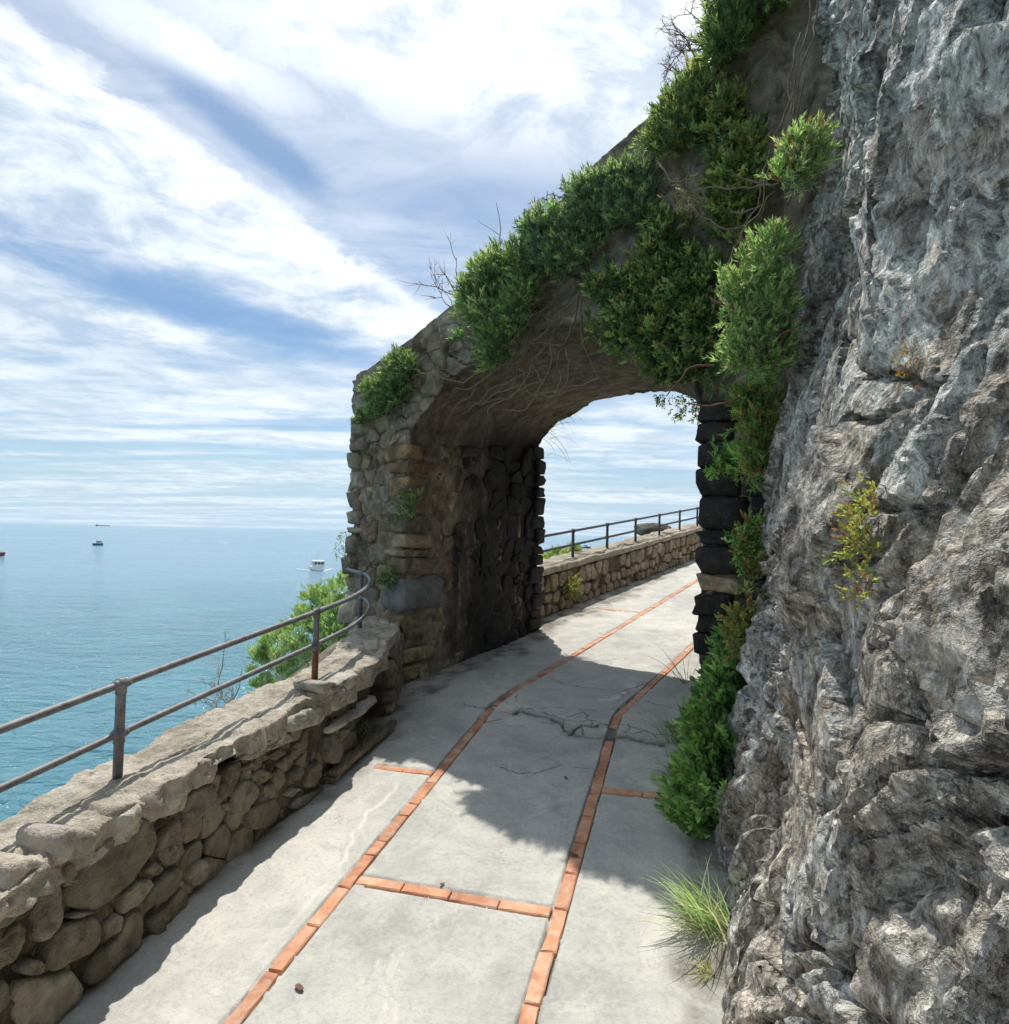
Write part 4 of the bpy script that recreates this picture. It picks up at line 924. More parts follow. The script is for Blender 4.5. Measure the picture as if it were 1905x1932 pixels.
# ================================================================== PLANTS
def unit(v): return v / (np.linalg.norm(v, axis=-1, keepdims=True) + 1e-12)
def in_poly(p, poly):
    x, y = p; c = False; j = len(poly) - 1
    for i in range(len(poly)):
        if (poly[i][1] > y) != (poly[j][1] > y) and x < (poly[j][0] - poly[i][0]) * (y - poly[i][1]) / (poly[j][1] - poly[i][1]) + poly[i][0]: c = not c
        j = i
    return c
def leaves(P, D, L, Wd, r, fold=.25, curl=.25):
    """diamond leaves folded on the midrib: P base, D direction (n,3)"""
    n = len(P); D = unit(D); side = unit(np.cross(D, r.normal(size=(n, 3)))); nrm = np.cross(side, D)
    L = np.broadcast_to(L, (n,))[:, None]; w = np.broadcast_to(Wd, (n,))[:, None]
    mid = P + D * L * .45 + nrm * L * curl * .25; tip = P + D * L - nrm * L * curl * .3
    V = np.stack([P, mid + side * w * .5 + nrm * w * fold, tip, mid - side * w * .5 + nrm * w * fold], 1).reshape(-1, 3)
    b = np.arange(n)[:, None] * 4
    return V, np.concatenate([b + np.array([[0, 1, 2]]), b + np.array([[0, 2, 3]])], 0)
COL = {'fennel': [(0.226, 0.315, 0.176), (0.330, 0.444, 0.235), (0.505, 0.632, 0.327)], 'lime': [(0.377, 0.529, 0.275), (0.554, 0.732, 0.389), (0.750, 0.750, 0.551)],
       'blue': [(0.229, 0.312, 0.223), (0.318, 0.420, 0.293), (0.481, 0.596, 0.418)], 'dark': [(0.114, 0.178, 0.075), (0.204, 0.311, 0.121), (0.417, 0.557, 0.252)],
       'leafy': [(0.168, 0.313, 0.106), (0.281, 0.489, 0.165), (0.472, 0.684, 0.279)], 'olive': [(0.273, 0.312, 0.130), (0.403, 0.429, 0.169), (0.533, 0.520, 0.221)],
       'rust': [(0.351, 0.169, 0.078), (0.481, 0.273, 0.117), (0.338, 0.299, 0.130)], 'dry': [(0.442, 0.364, 0.247), (0.585, 0.507, 0.351), (0.364, 0.299, 0.195)], 'yellow': [(.36, .42, .13), (.46, .46, .15), (.30, .38, .13)], 'bloom': [(0.702, 0.720, 0.208), (0.720, 0.720, 0.247), (0.520, 0.624, 0.221)]}
def sprigs(C, Dn, r, kind, tone, size=1.0, accent=None, acc_p=.0):
    """C (n,3) sprig bases, Dn directions. returns V, F, tint"""
    if kind == 'fennel': nl, Ls, L0, W0, spread = 16, .072, .036, .0050, .9
    elif kind == 'leaf': nl, Ls, L0, W0, spread = 10, .085, .042, .0190, 1.15
    elif kind == 'small': nl, Ls, L0, W0, spread = 9, .06, .020, .011, 1.2
    elif kind == 'willow': nl, Ls, L0, W0, spread = 9, .10, .055, .010, .9
    n = len(C); C = np.repeat(C, nl, 0); Dr = np.repeat(unit(Dn), nl, 0); f = np.tile(np.linspace(.1, 1, nl), n)
    sz = np.repeat(r.uniform(.75, 1.3, n), nl) * size
    base = C + Dr * (Ls * f * sz)[:, None]; ld = unit(Dr * (.55 + .8 * f)[:, None] + spread * unit(r.normal(size=(n * nl, 3))) * (1.1 - .45 * f)[:, None] + np.array([0, 0, .18]))
    V, Fc = leaves(base, ld, L0 * sz * r.uniform(.7, 1.25, n * nl), W0 * np.sqrt(sz) * size ** .5 * r.uniform(.8, 1.2, n * nl), r, .22 if kind != 'fennel' else .1, .35)
    cols = np.array(COL[tone]); pick = r.random(n); cc = np.where(pick[:, None] < .45, cols[0], np.where(pick[:, None] < .82, cols[1], cols[2]))
    if accent is not None:
        m = r.random(n) < acc_p; ac = np.array(COL[accent])[r.integers(0, 3, n)]; cc = np.where(m[:, None], ac, cc)
    tint = np.repeat(np.repeat(cc, nl, 0) * r.uniform(.8, 1.22, (n * nl, 1)), 4, 0)
    return V, Fc, tint
def blobs_to_plant(name, label, group, centers, outs, rad, n, kind, tone, seed, size=1.0, upw=.5, accent=None, acc_p=0.0, stems=True, root=None, cat='plant', stem_mat=None, flat=1.0, soft=.42):
    r = np.random.default_rng(seed); centers = np.asarray(centers); outs = unit(np.asarray(outs)); k = r.integers(0, len(centers), n)
    off = unit(r.normal(size=(n, 3))); dd = (off * outs[k]).sum(1, keepdims=True); off = np.where(dd < -.15, off - 2 * dd * outs[k], off)
    rr = rad[k] if isinstance(rad, np.ndarray) else rad
    rr = rr * (.55 + r.random(len(centers)) ** 1.5 * 1.1)[k] * r.random(n) ** soft * np.where(r.random(n) < .12, r.uniform(1.1, 1.7, n), 1.0)
    C = centers[k] + off * np.asarray(rr)[:, None] * np.array([1, 1, flat])
    Dn = unit(off * .8 + outs[k] * .35 + ZZ * upw + .35 * r.normal(size=(n, 3)))
    V, Fc, tint = sprigs(C, Dn, r, kind, tone, size, accent, acc_p)
    rt = centers.mean(0) if root is None else root
    e = empty(name, rt, label, cat, group)
    tag(under(mesh('foliage', V, Fc, M_leaf, attrs={'tint': tint}), e), kind='stuff')
    if stems:
        mb = MB(); m = min(70, n // 6)
        for i in r.choice(n, m, replace=False):
            a = centers[k[i]] - outs[k[i]] * .05 + r.normal(size=3) * .02; b = C[i] + Dn[i] * .05; mid = (a + b) / 2 + r.normal(size=3) * .015
            mb.tube([a, mid, b], [.0042 * size ** 2, .0032 * size ** 2, .0016 * size ** 2], 4, False)
        tag(under(mb.build('stems', stem_mat or M_stem), e), kind='stuff')
    return e
def poly_blobs(poly, place, nb, seed, thick, out):
    """sub-clump centres inside an outline seen in the photograph, standing on a real surface"""
    r = np.random.default_rng(seed); x = [p[0] for p in poly]; y = [p[1] for p in poly]; C = []
    while len(C) < nb:
        q = (r.uniform(min(x), max(x)), r.uniform(min(y), max(y)))
        if in_poly(q, poly): C.append(place(*q) + out * r.uniform(.0, thick))
    return np.array(C), np.tile(out, (nb, 1))
ARCH_P = W2(S_F - .03, 0, 0)
def on_front(x, y): return onplane(x, y, ARCH_P, d2)
def on_front_at(dep): return lambda x, y: onplane(x, y, W2(S_F - dep, 0, 0), d2)
def wall_plant(name, label, poly, kind, tone, nb, n, seed, rad=.085, thick=.16, group='plants growing on the stone arch', place=on_front, out=-d2, **kw):
    cx, cy = np.mean(poly, 0); inset = rad * .45 / 4.6 * F
    poly = [(x + (cx - x) * min(.45, inset / (math.hypot(x - cx, y - cy) + 1)), y + (cy - y) * min(.45, inset / (math.hypot(x - cx, y - cy) + 1))) for x, y in poly]
    C, O = poly_blobs(poly, place, nb, seed, thick, out)
    return blobs_to_plant(name, label, group, C, O, rad, n, kind, tone, seed, **kw)
cF = cropxy(818, 446, 1.1008)
def fp(*pts): return [cF(*q) for q in pts]
wall_plant('sea_fennel', 'small green sea fennel clump at the seaward shoulder of the arch', fp((85, 660), (95, 600), (130, 555), (170, 510), (215, 490), (250, 495), (240, 540), (215, 600), (150, 640), (110, 680)), 'fennel', 'fennel', 34, 900, 31, .04, .05)
wall_plant('sea_fennel', 'rounded sea fennel clump beside the bare branches on the arch slope', fp((370, 350), (395, 290), (440, 235), (490, 205), (535, 215), (560, 270), (560, 350), (545, 410), (500, 430), (440, 430), (410, 390)), 'fennel', 'fennel', 60, 2100, 32, .06, .11, accent='lime', acc_p=.25)
wall_plant('sea_fennel', 'thin trailing sea fennel low on the arch above the dry roots', fp((410, 430), (510, 430), (490, 490), (450, 530), (430, 500)), 'fennel', 'fennel', 20, 300, 33, .045, .06)
wall_plant('sea_fennel', 'sea fennel clump with reddish flower stalks midway up the arch slope', fp((520, 215), (555, 145), (605, 105), (660, 85), (715, 125), (735, 170), (725, 225), (660, 240), (570, 240)), 'fennel', 'blue', 56, 1900, 34, .055, .11, accent='lime', acc_p=.2)
wall_plant('sea_fennel', 'bluish sea fennel clump high on the slope under the smooth bare edge', fp((650, 85), (690, 40), (740, 5), (810, -15), (870, 0), (880, 50), (855, 115), (790, 135), (720, 115)), 'fennel', 'blue', 56, 1900, 35, .055, .11, accent='lime', acc_p=.12)
wall_plant('sea_fennel', 'green sea fennel beside the olive shrub high on the arch', [(1240, 290), (1255, 230), (1300, 175), (1345, 150), (1350, 220), (1310, 290), (1260, 310)], 'fennel', 'fennel', 46, 1200, 36, .06, .10, accent='olive', acc_p=.25)
wall_plant('sea_fennel', 'dense dark clump crowning the arch where it meets the cliff', [(1345, 120), (1360, 50), (1380, -40), (1490, -60), (1490, 10), (1430, 50), (1400, 100), (1375, 140)], 'fennel', 'fennel', 60, 1800, 37, .075, .14, accent='dark', acc_p=.5)
wall_plant('laurel_shrub', 'dark glossy leafy shrub draped over the crown of the arch', fp((715, 345), (765, 300), (850, 245), (890, 200), (900, 120), (960, 110), (1010, 200), (1050, 260), (1060, 400), (1040, 530), (980, 570), (900, 530), (815, 465), (730, 415)), 'leaf', 'dark', 100, 2600, 38, .06, .14, accent='olive', acc_p=.22, size=.8)
wall_plant('laurel_shrub', 'loose olive leafed shrub above the dark one near the cliff corner', [(1350, 200), (1395, 180), (1425, 240), (1440, 330), (1425, 420), (1390, 480), (1360, 440), (1365, 370), (1345, 310)], 'leaf', 'olive', 50, 800, 39, .06, .12, accent='dark', acc_p=.45, size=.85)
# plants on the corner of the cliff
def at_s(s0): return lambda x, y: onplane(x, y, W1(s0, 0, 0), d1)
CG = 'plants rooted in the cliff'
wall_plant('rock_samphire', 'bright lime samphire tuft on the cliff edge with brown dead leaves below', [(1465, 345), (1480, 300), (1510, 270), (1540, 265), (1545, 310), (1520, 345), (1485, 375)], 'fennel', 'lime', 18, 330, 40, .04, .06, CG, at_s(3.0), -d1, size=.8, accent='rust', acc_p=.12)
wall_plant('rock_samphire', 'large bright samphire cascade hanging from the cliff beside the arch', [(1365, 560), (1390, 520), (1430, 480), (1465, 450), (1475, 500), (1465, 580), (1480, 650), (1470, 720), (1410, 720), (1370, 680), (1385, 620)], 'fennel', 'lime', 48, 1150, 41, .05, .09, CG, at_s(3.15), -d1, size=.85, accent='fennel', acc_p=.3)
wall_plant('rock_samphire', 'brownish green samphire straggling below the bright cascade', [(1400, 740), (1460, 730), (1465, 800), (1450, 860), (1420, 920), (1395, 900), (1405, 820)], 'fennel', 'olive', 24, 300, 42, .045, .06, CG, at_s(3.3), -d1, accent='leafy', acc_p=.4, stem_mat=M_twig)
wall_plant('cliff_herb', 'small mixed green and red herb on the grey rock at waist height', [(1385, 1060), (1405, 990), (1435, 970), (1440, 1050), (1415, 1100), (1390, 1100)], 'small', 'leafy', 14, 190, 43, .035, .04, CG, at_s(3.3), -d1, accent='rust', acc_p=.2)
wall_plant('leafy_sprig', 'pale green sprig against the near-black right pier of the arch', [(1345, 890), (1360, 872), (1390, 868), (1400, 890), (1375, 900)], 'leaf', 'leafy', 8, 50, 44, .035, .05, CG, at_s(3.6), -d1, size=.9)
wall_plant('cliff_herb', 'yellow and rust herb growing alone on the open rock face', [(1600, 1030), (1640, 1000), (1655, 940), (1645, 905), (1665, 900), (1668, 1000), (1660, 1070), (1650, 1120), (1630, 1130), (1640, 1060), (1605, 1080)], 'small', 'yellow', 30, 105, 45, .024, .03, CG, lambda x, y: cliff_point(x, y, .01), unit(-n1 - d1 * .5), accent='rust', acc_p=.35, stem_mat=M_twig_red, size=.55)
wall_plant('cliff_herb', 'rusty dead herb in the crevice high on the rock face', [(1700, 700), (1740, 640), (1750, 690), (1720, 740)], 'small', 'rust', 8, 60, 46, .02, .0, CG, lambda x, y: cliff_point(x, y, .0), unit(-n1 - d1 * .5), size=.35, stem_mat=M_twig_red)
wall_plant('cliff_herb', 'olive and rust herb strip down the lower cliff edge above the leafy bush', [(1385, 1230), (1400, 1130), (1418, 1120), (1420, 1180), (1395, 1260), (1375, 1280)], 'small', 'olive', 14, 190, 47, .035, .04, CG, at_s(3.2), -d1, accent='rust', acc_p=.2)
# leafy bush along the foot of the cliff
def foot_bush():
    r = np.random.default_rng(51); C = []; O = []
    for _ in range(95):
        s = r.uniform(3.02, 4.9); top = np.interp(s, [3.0, 3.3, 3.8, 4.5, 4.9], [.22, .62, .70, .62, .5]); h = r.uniform(.02, top); t = tc(s, h) - .03 - r.uniform(0, .09) * (1 - h / .9) - .01
        C.append(W1(s, t, h)); O.append(-n1 - .55 * d1)
    blobs_to_plant('leafy_bush', 'fresh green leafy bush along the foot of the cliff beside the path', 'plants at the foot of the cliff', C, O, .065, 3000, 'leaf', 'leafy', 52, 1.0, .55, accent='dark', acc_p=.15, root=W1(3.9, .0, 0))
foot_bush()
# bush and twigs outside the near parapet
def sea_bush():
    r = np.random.default_rng(61); C = []
    poly = [(480, 1270), (500, 1225), (540, 1175), (590, 1130), (640, 1100), (668, 1090), (688, 1130), (690, 1190), (650, 1235), (560, 1285), (490, 1305)]
    C, O = poly_blobs(poly, lambda x, y: onplane(x, y, W1(4.35, 0, 0), unit(d1 * .8 + n1 * .6)), 95, 62, .25, -d1)
    blobs_to_plant('sea_fennel', 'bright sunlit sea fennel bush growing up outside the near parapet', 'sea fennel outside the parapets', C, np.tile(unit(ZZ - .3 * d1), (len(C), 1)), .10, 6800, 'fennel', 'lime', 63, 1.1, .7, accent='fennel', acc_p=.25)
    C, O = poly_blobs([(1016, 1060), (1030, 1045), (1060, 1036), (1085, 1034), (1092, 1048), (1050, 1058)], lambda x, y: onplane(x, y, W2(0, -4.45, 0), n2) - ZZ * .06, 22, 64, .02, ZZ)
    blobs_to_plant('sea_fennel', 'low green bush with yellow flowers outside the far parapet', 'sea fennel outside the parapets', C, np.tile(ZZ, (len(C), 1)), .05, 700, 'fennel', 'lime', 65, 1.0, .5, accent='yellow', acc_p=.25)
sea_bush()
def walk(p, d, L, n, r, wig=.25, grav=0.0):
    pts = [np.array(p, float)]; d = unit(np.array(d, float)); st = L / n
    for i in range(n): d = unit(d + wig * r.normal(size=3) + np.array([0, 0, -grav])); pts.append(pts[-1] + d * st)
    return pts
def twig(mb, p, d, L, r, rad=.005, depth=2, wig=.22, grav=0.0, nb=3):
    n = max(4, int(L / .05)); pts = walk(p, d, L, n, r, wig, grav); mb.tube(pts, list(np.linspace(rad, rad * .35, len(pts))), 4, False)
    if depth > 0:
        for _ in range(nb):
            i = r.integers(max(1, n // 4), n); twig(mb, pts[i], unit(pts[i] - pts[i - 1]) + .8 * r.normal(size=3), L * r.uniform(.35, .6), r, rad * .6, depth - 1, wig, grav, nb)
def twig_plant(name, label, group, bases, dirs, L, seed, mat, rad=.005, depth=2, wig=.2, grav=0.0, nb=3, part='branches', cat='plant'):
    r = np.random.default_rng(seed); e = empty(name, bases[0], label, cat, group); mb = MB()
    for b, d in zip(bases, dirs): twig(mb, b, d, L * r.uniform(.7, 1.2), r, rad, depth, wig, grav, nb)
    tag(under(mb.build(part, mat), e), kind='stuff'); return e
TG = 'dry stems and roots'
def px_path(pts, place): return [place(*q) for q in pts]
def traced_stems(name, label, lines, place, mat, rad, seed, part='stem'):
    r = np.random.default_rng(seed); e = None
    for li, pts in enumerate(lines):
        P = np.array(px_path(pts, place)); P = dens(P, max(8, len(P) * 5)); P = P + np.stack([fbm(P * 9 + o_, 3, 400 + i) for i, o_ in enumerate((0, 30, 60))], -1) * .022 - d2 * (np.linspace(0, 1, len(P)) * r.uniform(.02, .12))[:, None]
        if e is None: e = empty(name, P[0], label, 'plant', TG)
        mb = MB(); mb.tube(list(P), list(np.linspace(rad, rad * .45, len(P))), 5, False); under(mb.build(part, M_twig if (mat is M_root and li % 2) else mat), e)
    return e
traced_stems('dry_roots', 'tangle of pale dry woody stems hanging over the front of the vault',
    [[(1110, 535), (1080, 570), (1020, 640), (960, 690), (900, 730), (865, 735)], [(1090, 560), (1075, 620), (1055, 650), (1000, 655), (960, 690), (930, 715), (880, 760), (862, 780)], [(1040, 640), (1045, 680), (1035, 720), (1020, 760)], [(1060, 650), (1050, 700), (1010, 725), (970, 750), (900, 765)],
     [(1030, 660), (1000, 700), (980, 740), (930, 770), (925, 790)], [(1100, 540), (1095, 600), (1105, 660), (1130, 710), (1150, 735)], [(1070, 660), (1080, 700), (1070, 740), (1010, 745), (990, 700)], [(1010, 690), (990, 725), (940, 745), (890, 770)], [(1020, 720), (1000, 770), (960, 780)],
     [(990, 655), (940, 685), (890, 690), (850, 700), (800, 690)], [(905, 705), (870, 720), (820, 712), (790, 720)], [(1050, 600), (1020, 650), (1015, 700), (1030, 730)], [(1130, 715), (1080, 735), (1040, 740), (1000, 760)], [(1035, 690), (960, 720), (915, 755), (885, 785)], [(1055, 690), (1065, 730), (1045, 770)], [(1010, 650), (985, 690), (965, 740)]],
    on_front_at(.06), M_root, .0065, 71)
traced_stems('dry_stalks', 'bleached stalks with a straw coloured dead flower head near the cliff', [[(1470, 352), (1430, 355), (1380, 360), (1320, 368), (1305, 372)], [(1310, 385), (1340, 420), (1390, 430), (1430, 410), (1460, 380)], [(1245, 310), (1275, 335), (1300, 340), (1310, 320)], [(1385, 400), (1440, 390), (1470, 370)], [(1450, 350), (1400, 340), (1370, 330)]], on_front_at(.35), M_root, .0065, 72)
traced_stems('dry_stalks', 'reddish brown bare stems poking out across the bright samphire cascade', [[(1340, 560), (1400, 580), (1450, 590), (1530, 610)], [(1345, 690), (1300, 700), (1260, 745)], [(1470, 640), (1520, 615), (1540, 600)], [(1430, 690), (1480, 640), (1540, 640)], [(1400, 745), (1340, 770), (1310, 765)]], at_s(3.05), M_twig_red, .006, 73)
traced_stems('hanging_vine', 'thin bare vines hanging down the corner of the cliff from above', [[(1530, -20), (1512, 120), (1500, 230), (1470, 330)], [(1545, -20), (1525, 100), (1508, 200), (1495, 300)], [(1505, 60), (1485, 200), (1450, 330), (1420, 420), (1400, 520)], [(1520, 150), (1505, 260), (1490, 330), (1480, 420), (1470, 520), (1478, 640)], [(1495, 420), (1500, 520), (1490, 640), (1485, 720)], [(1460, 300), (1430, 400), (1380, 500), (1350, 600)]], at_s(3.1), M_twig, .0045, 74, 'vine')
def more_twigs():
    F_ = on_front_at(-.1)
    twig_plant('bare_branches', 'bare grey branches standing against the sky beside the big sea fennel', TG, [F_(868, 575), F_(872, 562), F_(862, 585), F_(866, 570)], [unit(-n2 * .6 + ZZ * .9), unit(-n2 * .9 + ZZ * .6), unit(-n2 * 1 + ZZ * .25), unit(-n2 * .3 + ZZ)], .52, 81, M_twig, .0055, 2, .13, -.03, 3)
    G_ = on_front_at(.05); rr = np.random.default_rng(180); q = [(x, y) for x, y in zip(rr.uniform(985, 1110, 46), rr.uniform(545, 660, 46))]
    twig_plant('root_strands', 'fine brown root strands trailing from the wall among the thicker dry stems', TG, [G_(*p) for p in q], [unit(-n2 * rr.uniform(.1, 1.1) - ZZ * rr.uniform(.4, 1.0) - d2 * rr.uniform(0, .3)) for _ in q], .34, 181, M_twig, .0035, 1, .22, .05, 2)
    twig_plant('dead_flower_stalk', 'single thin dead stalk rising from the arch slope into the sky', TG, [F_(938, 480)], [unit(ZZ + n2 * .05)], .34, 82, M_twig, .0045, 1, .12, 0, 1)
    twig_plant('flower_stalks', 'short reddish flower stalks on the upper edge of the arch', TG, [F_(1000, 425), F_(1015, 405), F_(1035, 390), F_(1050, 380), F_(1070, 372)], [unit(ZZ - n2 * .2)] * 5, .13, 83, M_twig_red, .006, 2, .15, 0, 4)
    twig_plant('bare_branches', 'feathery reddish branches against the bright sky at the top of the arch', TG, [F_(1330, 130), F_(1325, 150), F_(1335, 110), F_(1345, 80), F_(1350, 60), F_(1330, 160), F_(1340, 95), F_(1320, 165)], [unit(-n2 * .9 + ZZ * .8 + .2 * d2)] * 8, .36, 84, M_twig_red, .0055, 3, .2, -.04, 4)
    B = [W1(4.05 - .1 * i, -2.42 - .03 * i, .12) for i in range(9)]
    r = np.random.default_rng(85)
    twig_plant('dry_shrub', 'leafless bleached shrub outside the near parapet below the green bush', TG, B, [unit(ZZ + .6 * r.normal(size=3)) for _ in B], .42, 86, M_twig_pale, .006, 3, .25, -.02, 3)
    bk = W2(S_B, 0, 0)
    b = [onplane(x, y, W2(S_B - .05, 0, 0), d2) for x, y in ((1250, 742), (1270, 745), (1290, 748), (1305, 755), (1312, 770))]
    e = twig_plant('hanging_creeper', 'leafy creeper trailing from the far rim of the arch into the light', TG, b, [unit(-ZZ + .2 * n2)] * 5, .15, 87, M_twig, .003, 2, .3, .1, 3)
    C = np.array([p - ZZ * rr for p in b for rr in (.02, .07, .12)]); V, Fc, t = sprigs(np.repeat(C, 3, 0) + r.normal(size=(len(C) * 3, 3)) * .04, r.normal(size=(len(C) * 3, 3)) + np.array([0, 0, -.8]), r, 'leaf', 'dark', .7)
    tag(under(mesh('foliage', V, Fc, M_leaf, attrs={'tint': t}), e), kind='stuff')
more_twigs()
def grass(name, label, group, bases, dirs, L, seed, tone, w=.005, droop=.5, cat='grass'):
    r = np.random.default_rng(seed); V = []; Fc = []; T = []; n = 6
    for b, d in zip(bases, dirs):
        d = unit(np.array(d)); l = L * r.uniform(.55, 1.25); side = unit(np.cross(d, ZZ) + .3 * r.normal(size=3)); p = np.array(b, float); col_ = np.array(COL[tone])[r.integers(0, 3)] * r.uniform(.8, 1.2); k = len(V)
        for i in range(n + 1):
            f = i / n; ww = w * (1 - f ** 1.6) * .5 + .0003; V += [p - side * ww, p + side * ww]; T += [col_, col_]
            d = unit(d + np.array([0, 0, -droop * (.25 + f) / n * 2])); p = p + d * l / n
        Fc += [(k + 2 * i, k + 2 * i + 1, k + 2 * i + 3, k + 2 * i + 2) for i in range(n)]
    e = empty(name, np.mean(bases, 0), label, cat, group)
    tag(under(mesh('blades', V, np.array(Fc), M_grass, attrs={'tint': np.array(T)}), e), kind='stuff'); return e
def tufts():
    r = np.random.default_rng(91); GG = 'grass tufts'
    def tuft(name, label, p, n, L, sp, tone, w=.005, droop=.5, lean_=(0, 0, 0), rad=.05):
        B = [p + np.array([*(r.normal(size=2) * rad), 0]) for _ in range(n)]; D = [np.array([*(r.normal(size=2) * sp), 1.0]) + np.array(lean_) for _ in range(n)]
        return grass(name, label, GG, B, D, L, int(r.integers(1e6)), tone, w, droop)
    ln = -n1 * .75 - d1 * .25
    tuft('grass_tuft', 'large arching green grass tuft between the path and the cliff', gnd(1345, 1745), 190, .22, .34, 'lime', .0055, .55, ln * .8, .05)
    tuft('grass_tuft', 'yellowing straw in the heart of the large grass tuft', gnd(1340, 1765), 40, .17, .7, 'dry', .005, .7, ln, .05)
    tuft('grass_tuft', 'little pale grass tuft at the cliff foot nearest the viewer', gnd(1338, 1838), 26, .075, .8, 'olive', .004, .8, ln * .4, .015)
    for i, (x, y, lab) in enumerate(((1283, 1290, 'long dark grass blades arching over the brick line by the sunlit patch'), (1270, 1400, 'dark grass fringe of the bush where the crack meets it'), (1292, 1470, 'fine grass fringe of the bush above the short brick row'), (1302, 1530, 'grass blades at the near end of the leafy bush'))):
        tuft('grass_tuft', lab, gnd(x, y) + n1 * .03, 70 if i else 18, .22 if i else .36, .5, 'dark' if i != 3 else 'leafy', .005, .6, ln * .7, .05 if i else .03)
    tuft('grass_tuft', 'small silvery weed at the broken foot of the near parapet', gnd(600, 1478) + ZZ * .01, 26, .09, .9, 'lime', .006, .8, (.3, -.3, 0), .02)
    tuft('grass_tuft', 'dim weed inside the dark drain hole of the parapet', gnd(690, 1392), 60, .14, .9, 'dark', .006, .8, (.3, -.2, 0), .05)
    P = onplane(1022, 800, W2(S_B - .02, 0, 0), d2)
    B = [P + n2 * r.uniform(-.02, .12) + ZZ * r.uniform(-.35, .22) for _ in range(34)]
    for q in B: q[:] = q + n2 * max(0, (q[2] - P[2]) * .4)
    grass('hanging_grass', 'backlit grass blades jutting from the far edge of the left pier', GG, B, [n2 + np.array([0, 0, r.uniform(-.3, .5)]) + .3 * r.normal(size=3) for _ in B], .33, 92, 'olive', .010, .9)
    P = onplane(664, 900, W2(S_F + .1, 0, 0), d2)
    B = [P + ZZ * r.uniform(-.35, .1) + n2 * .03 for _ in range(9)]
    grass('hanging_grass', 'a few thin grass stems jutting seaward from the pier', GG, B, [-n2 + np.array([0, 0, r.uniform(0, .6)]) for _ in B], .17, 93, 'dry', .003, .4)
tufts()
def flowers():
    r = np.random.default_rng(95); place = lambda x, y: onplane(x, y, W2(S_F - .02, 0, 0), d2)
    e = empty('yellow_flowers', place(668, 1070), 'spindly stalks with tiny yellow flowers at the seaward foot of the pier', 'flower', 'small flowers')
    mb = MB(); tips = []
    for x, y in ((640, 1010), (652, 1004), (645, 1030), (632, 1035), (660, 1025), (638, 1050), (650, 1048)):
        a = place(672, 1085) + .02 * r.normal(size=3); b = place(x, y); m = (a + b) / 2 + ZZ * .03 + .01 * r.normal(size=3); mb.tube([a, m, b], [.003, .0025, .002], 4, False); tips.append(b)
    under(mb.build('stalks', M_stem), e)
    for t in tips: f = MB(); f.ball(t, .009, 7, 5, .7); under(f.build('flower_head', M_flower), e)
    V, Fc, tt = sprigs(np.array(tips + tips) + .02 * r.normal(size=(len(tips) * 2, 3)) - ZZ * .03, r.normal(size=(len(tips) * 2, 3)) + ZZ, r, 'small', 'leafy', .7)
    tag(under(mesh('foliage', V, Fc, M_leaf, attrs={'tint': tt}), e), kind='stuff')
    for (x, y), lab in (((1343, 1026), 'single yellow flower on the near-black right pier'), ((1356, 1046), 'lower yellow flower beside the right pier')):
        p = onplane(x, y, W1(4.6, 0, 0), d1); e = empty('yellow_flower', p, lab, 'flower', 'small flowers')
        f = MB(); [f.ball(p + .010 * np.array([math.cos(a), 0, math.sin(a)]), .008, 6, 4, .8) for a in np.linspace(0, 2 * math.pi, 5, endpoint=False)]; under(f.build('petals', M_flower), e)
        s_ = MB(); s_.tube([p, p + n1 * .06 - ZZ * .03, p + n1 * .14 - ZZ * .10], .0022, 4, False); under(s_.build('stalk', M_stem), e)
    p = on_front_at(.35)(1300, 372); e = empty('dried_flower', p, 'straw coloured dried flower head hanging in front of the arch', 'flower', 'small flowers')
    V, Fc, tt = sprigs(p + .035 * r.normal(size=(40, 3)), r.normal(size=(40, 3)), r, 'small', 'dry', .8); tag(under(mesh('bracts', V, Fc, M_leaf, attrs={'tint': tt}), e), kind='stuff')
flowers()
wall_plant('pier_moss', 'ragged green moss and ivy patch on the corner stones of the pier', [(740, 960), (770, 920), (800, 930), (790, 980), (750, 1000)], 'small', 'dark', 16, 110, 97, .04, .03, 'small plants on masonry', size=.7)
wall_plant('pier_moss', 'small weeds in the joints at the foot of the pier', [(715, 1100), (740, 1060), (760, 1090), (735, 1150)], 'small', 'dark', 10, 90, 98, .04, .03, 'small plants on masonry', size=.8)
wall_plant('pier_moss', 'lone bright green weed on the cracked render of the arch shoulder', [(865, 640), (875, 628), (880, 645), (870, 655)], 'leaf', 'leafy', 4, 14, 99, .02, .02, 'small plants on masonry', size=.6)
wall_plant('pier_moss', 'green weed at the foot of the far parapet', [(1055, 1110), (1075, 1085), (1090, 1100), (1080, 1130), (1060, 1135)], 'small', 'olive', 14, 170, 100, .045, .04, 'small plants on masonry', lambda x, y: onplane(x, y, W2(0, -3.62, 0), n2), n2, size=1.0)

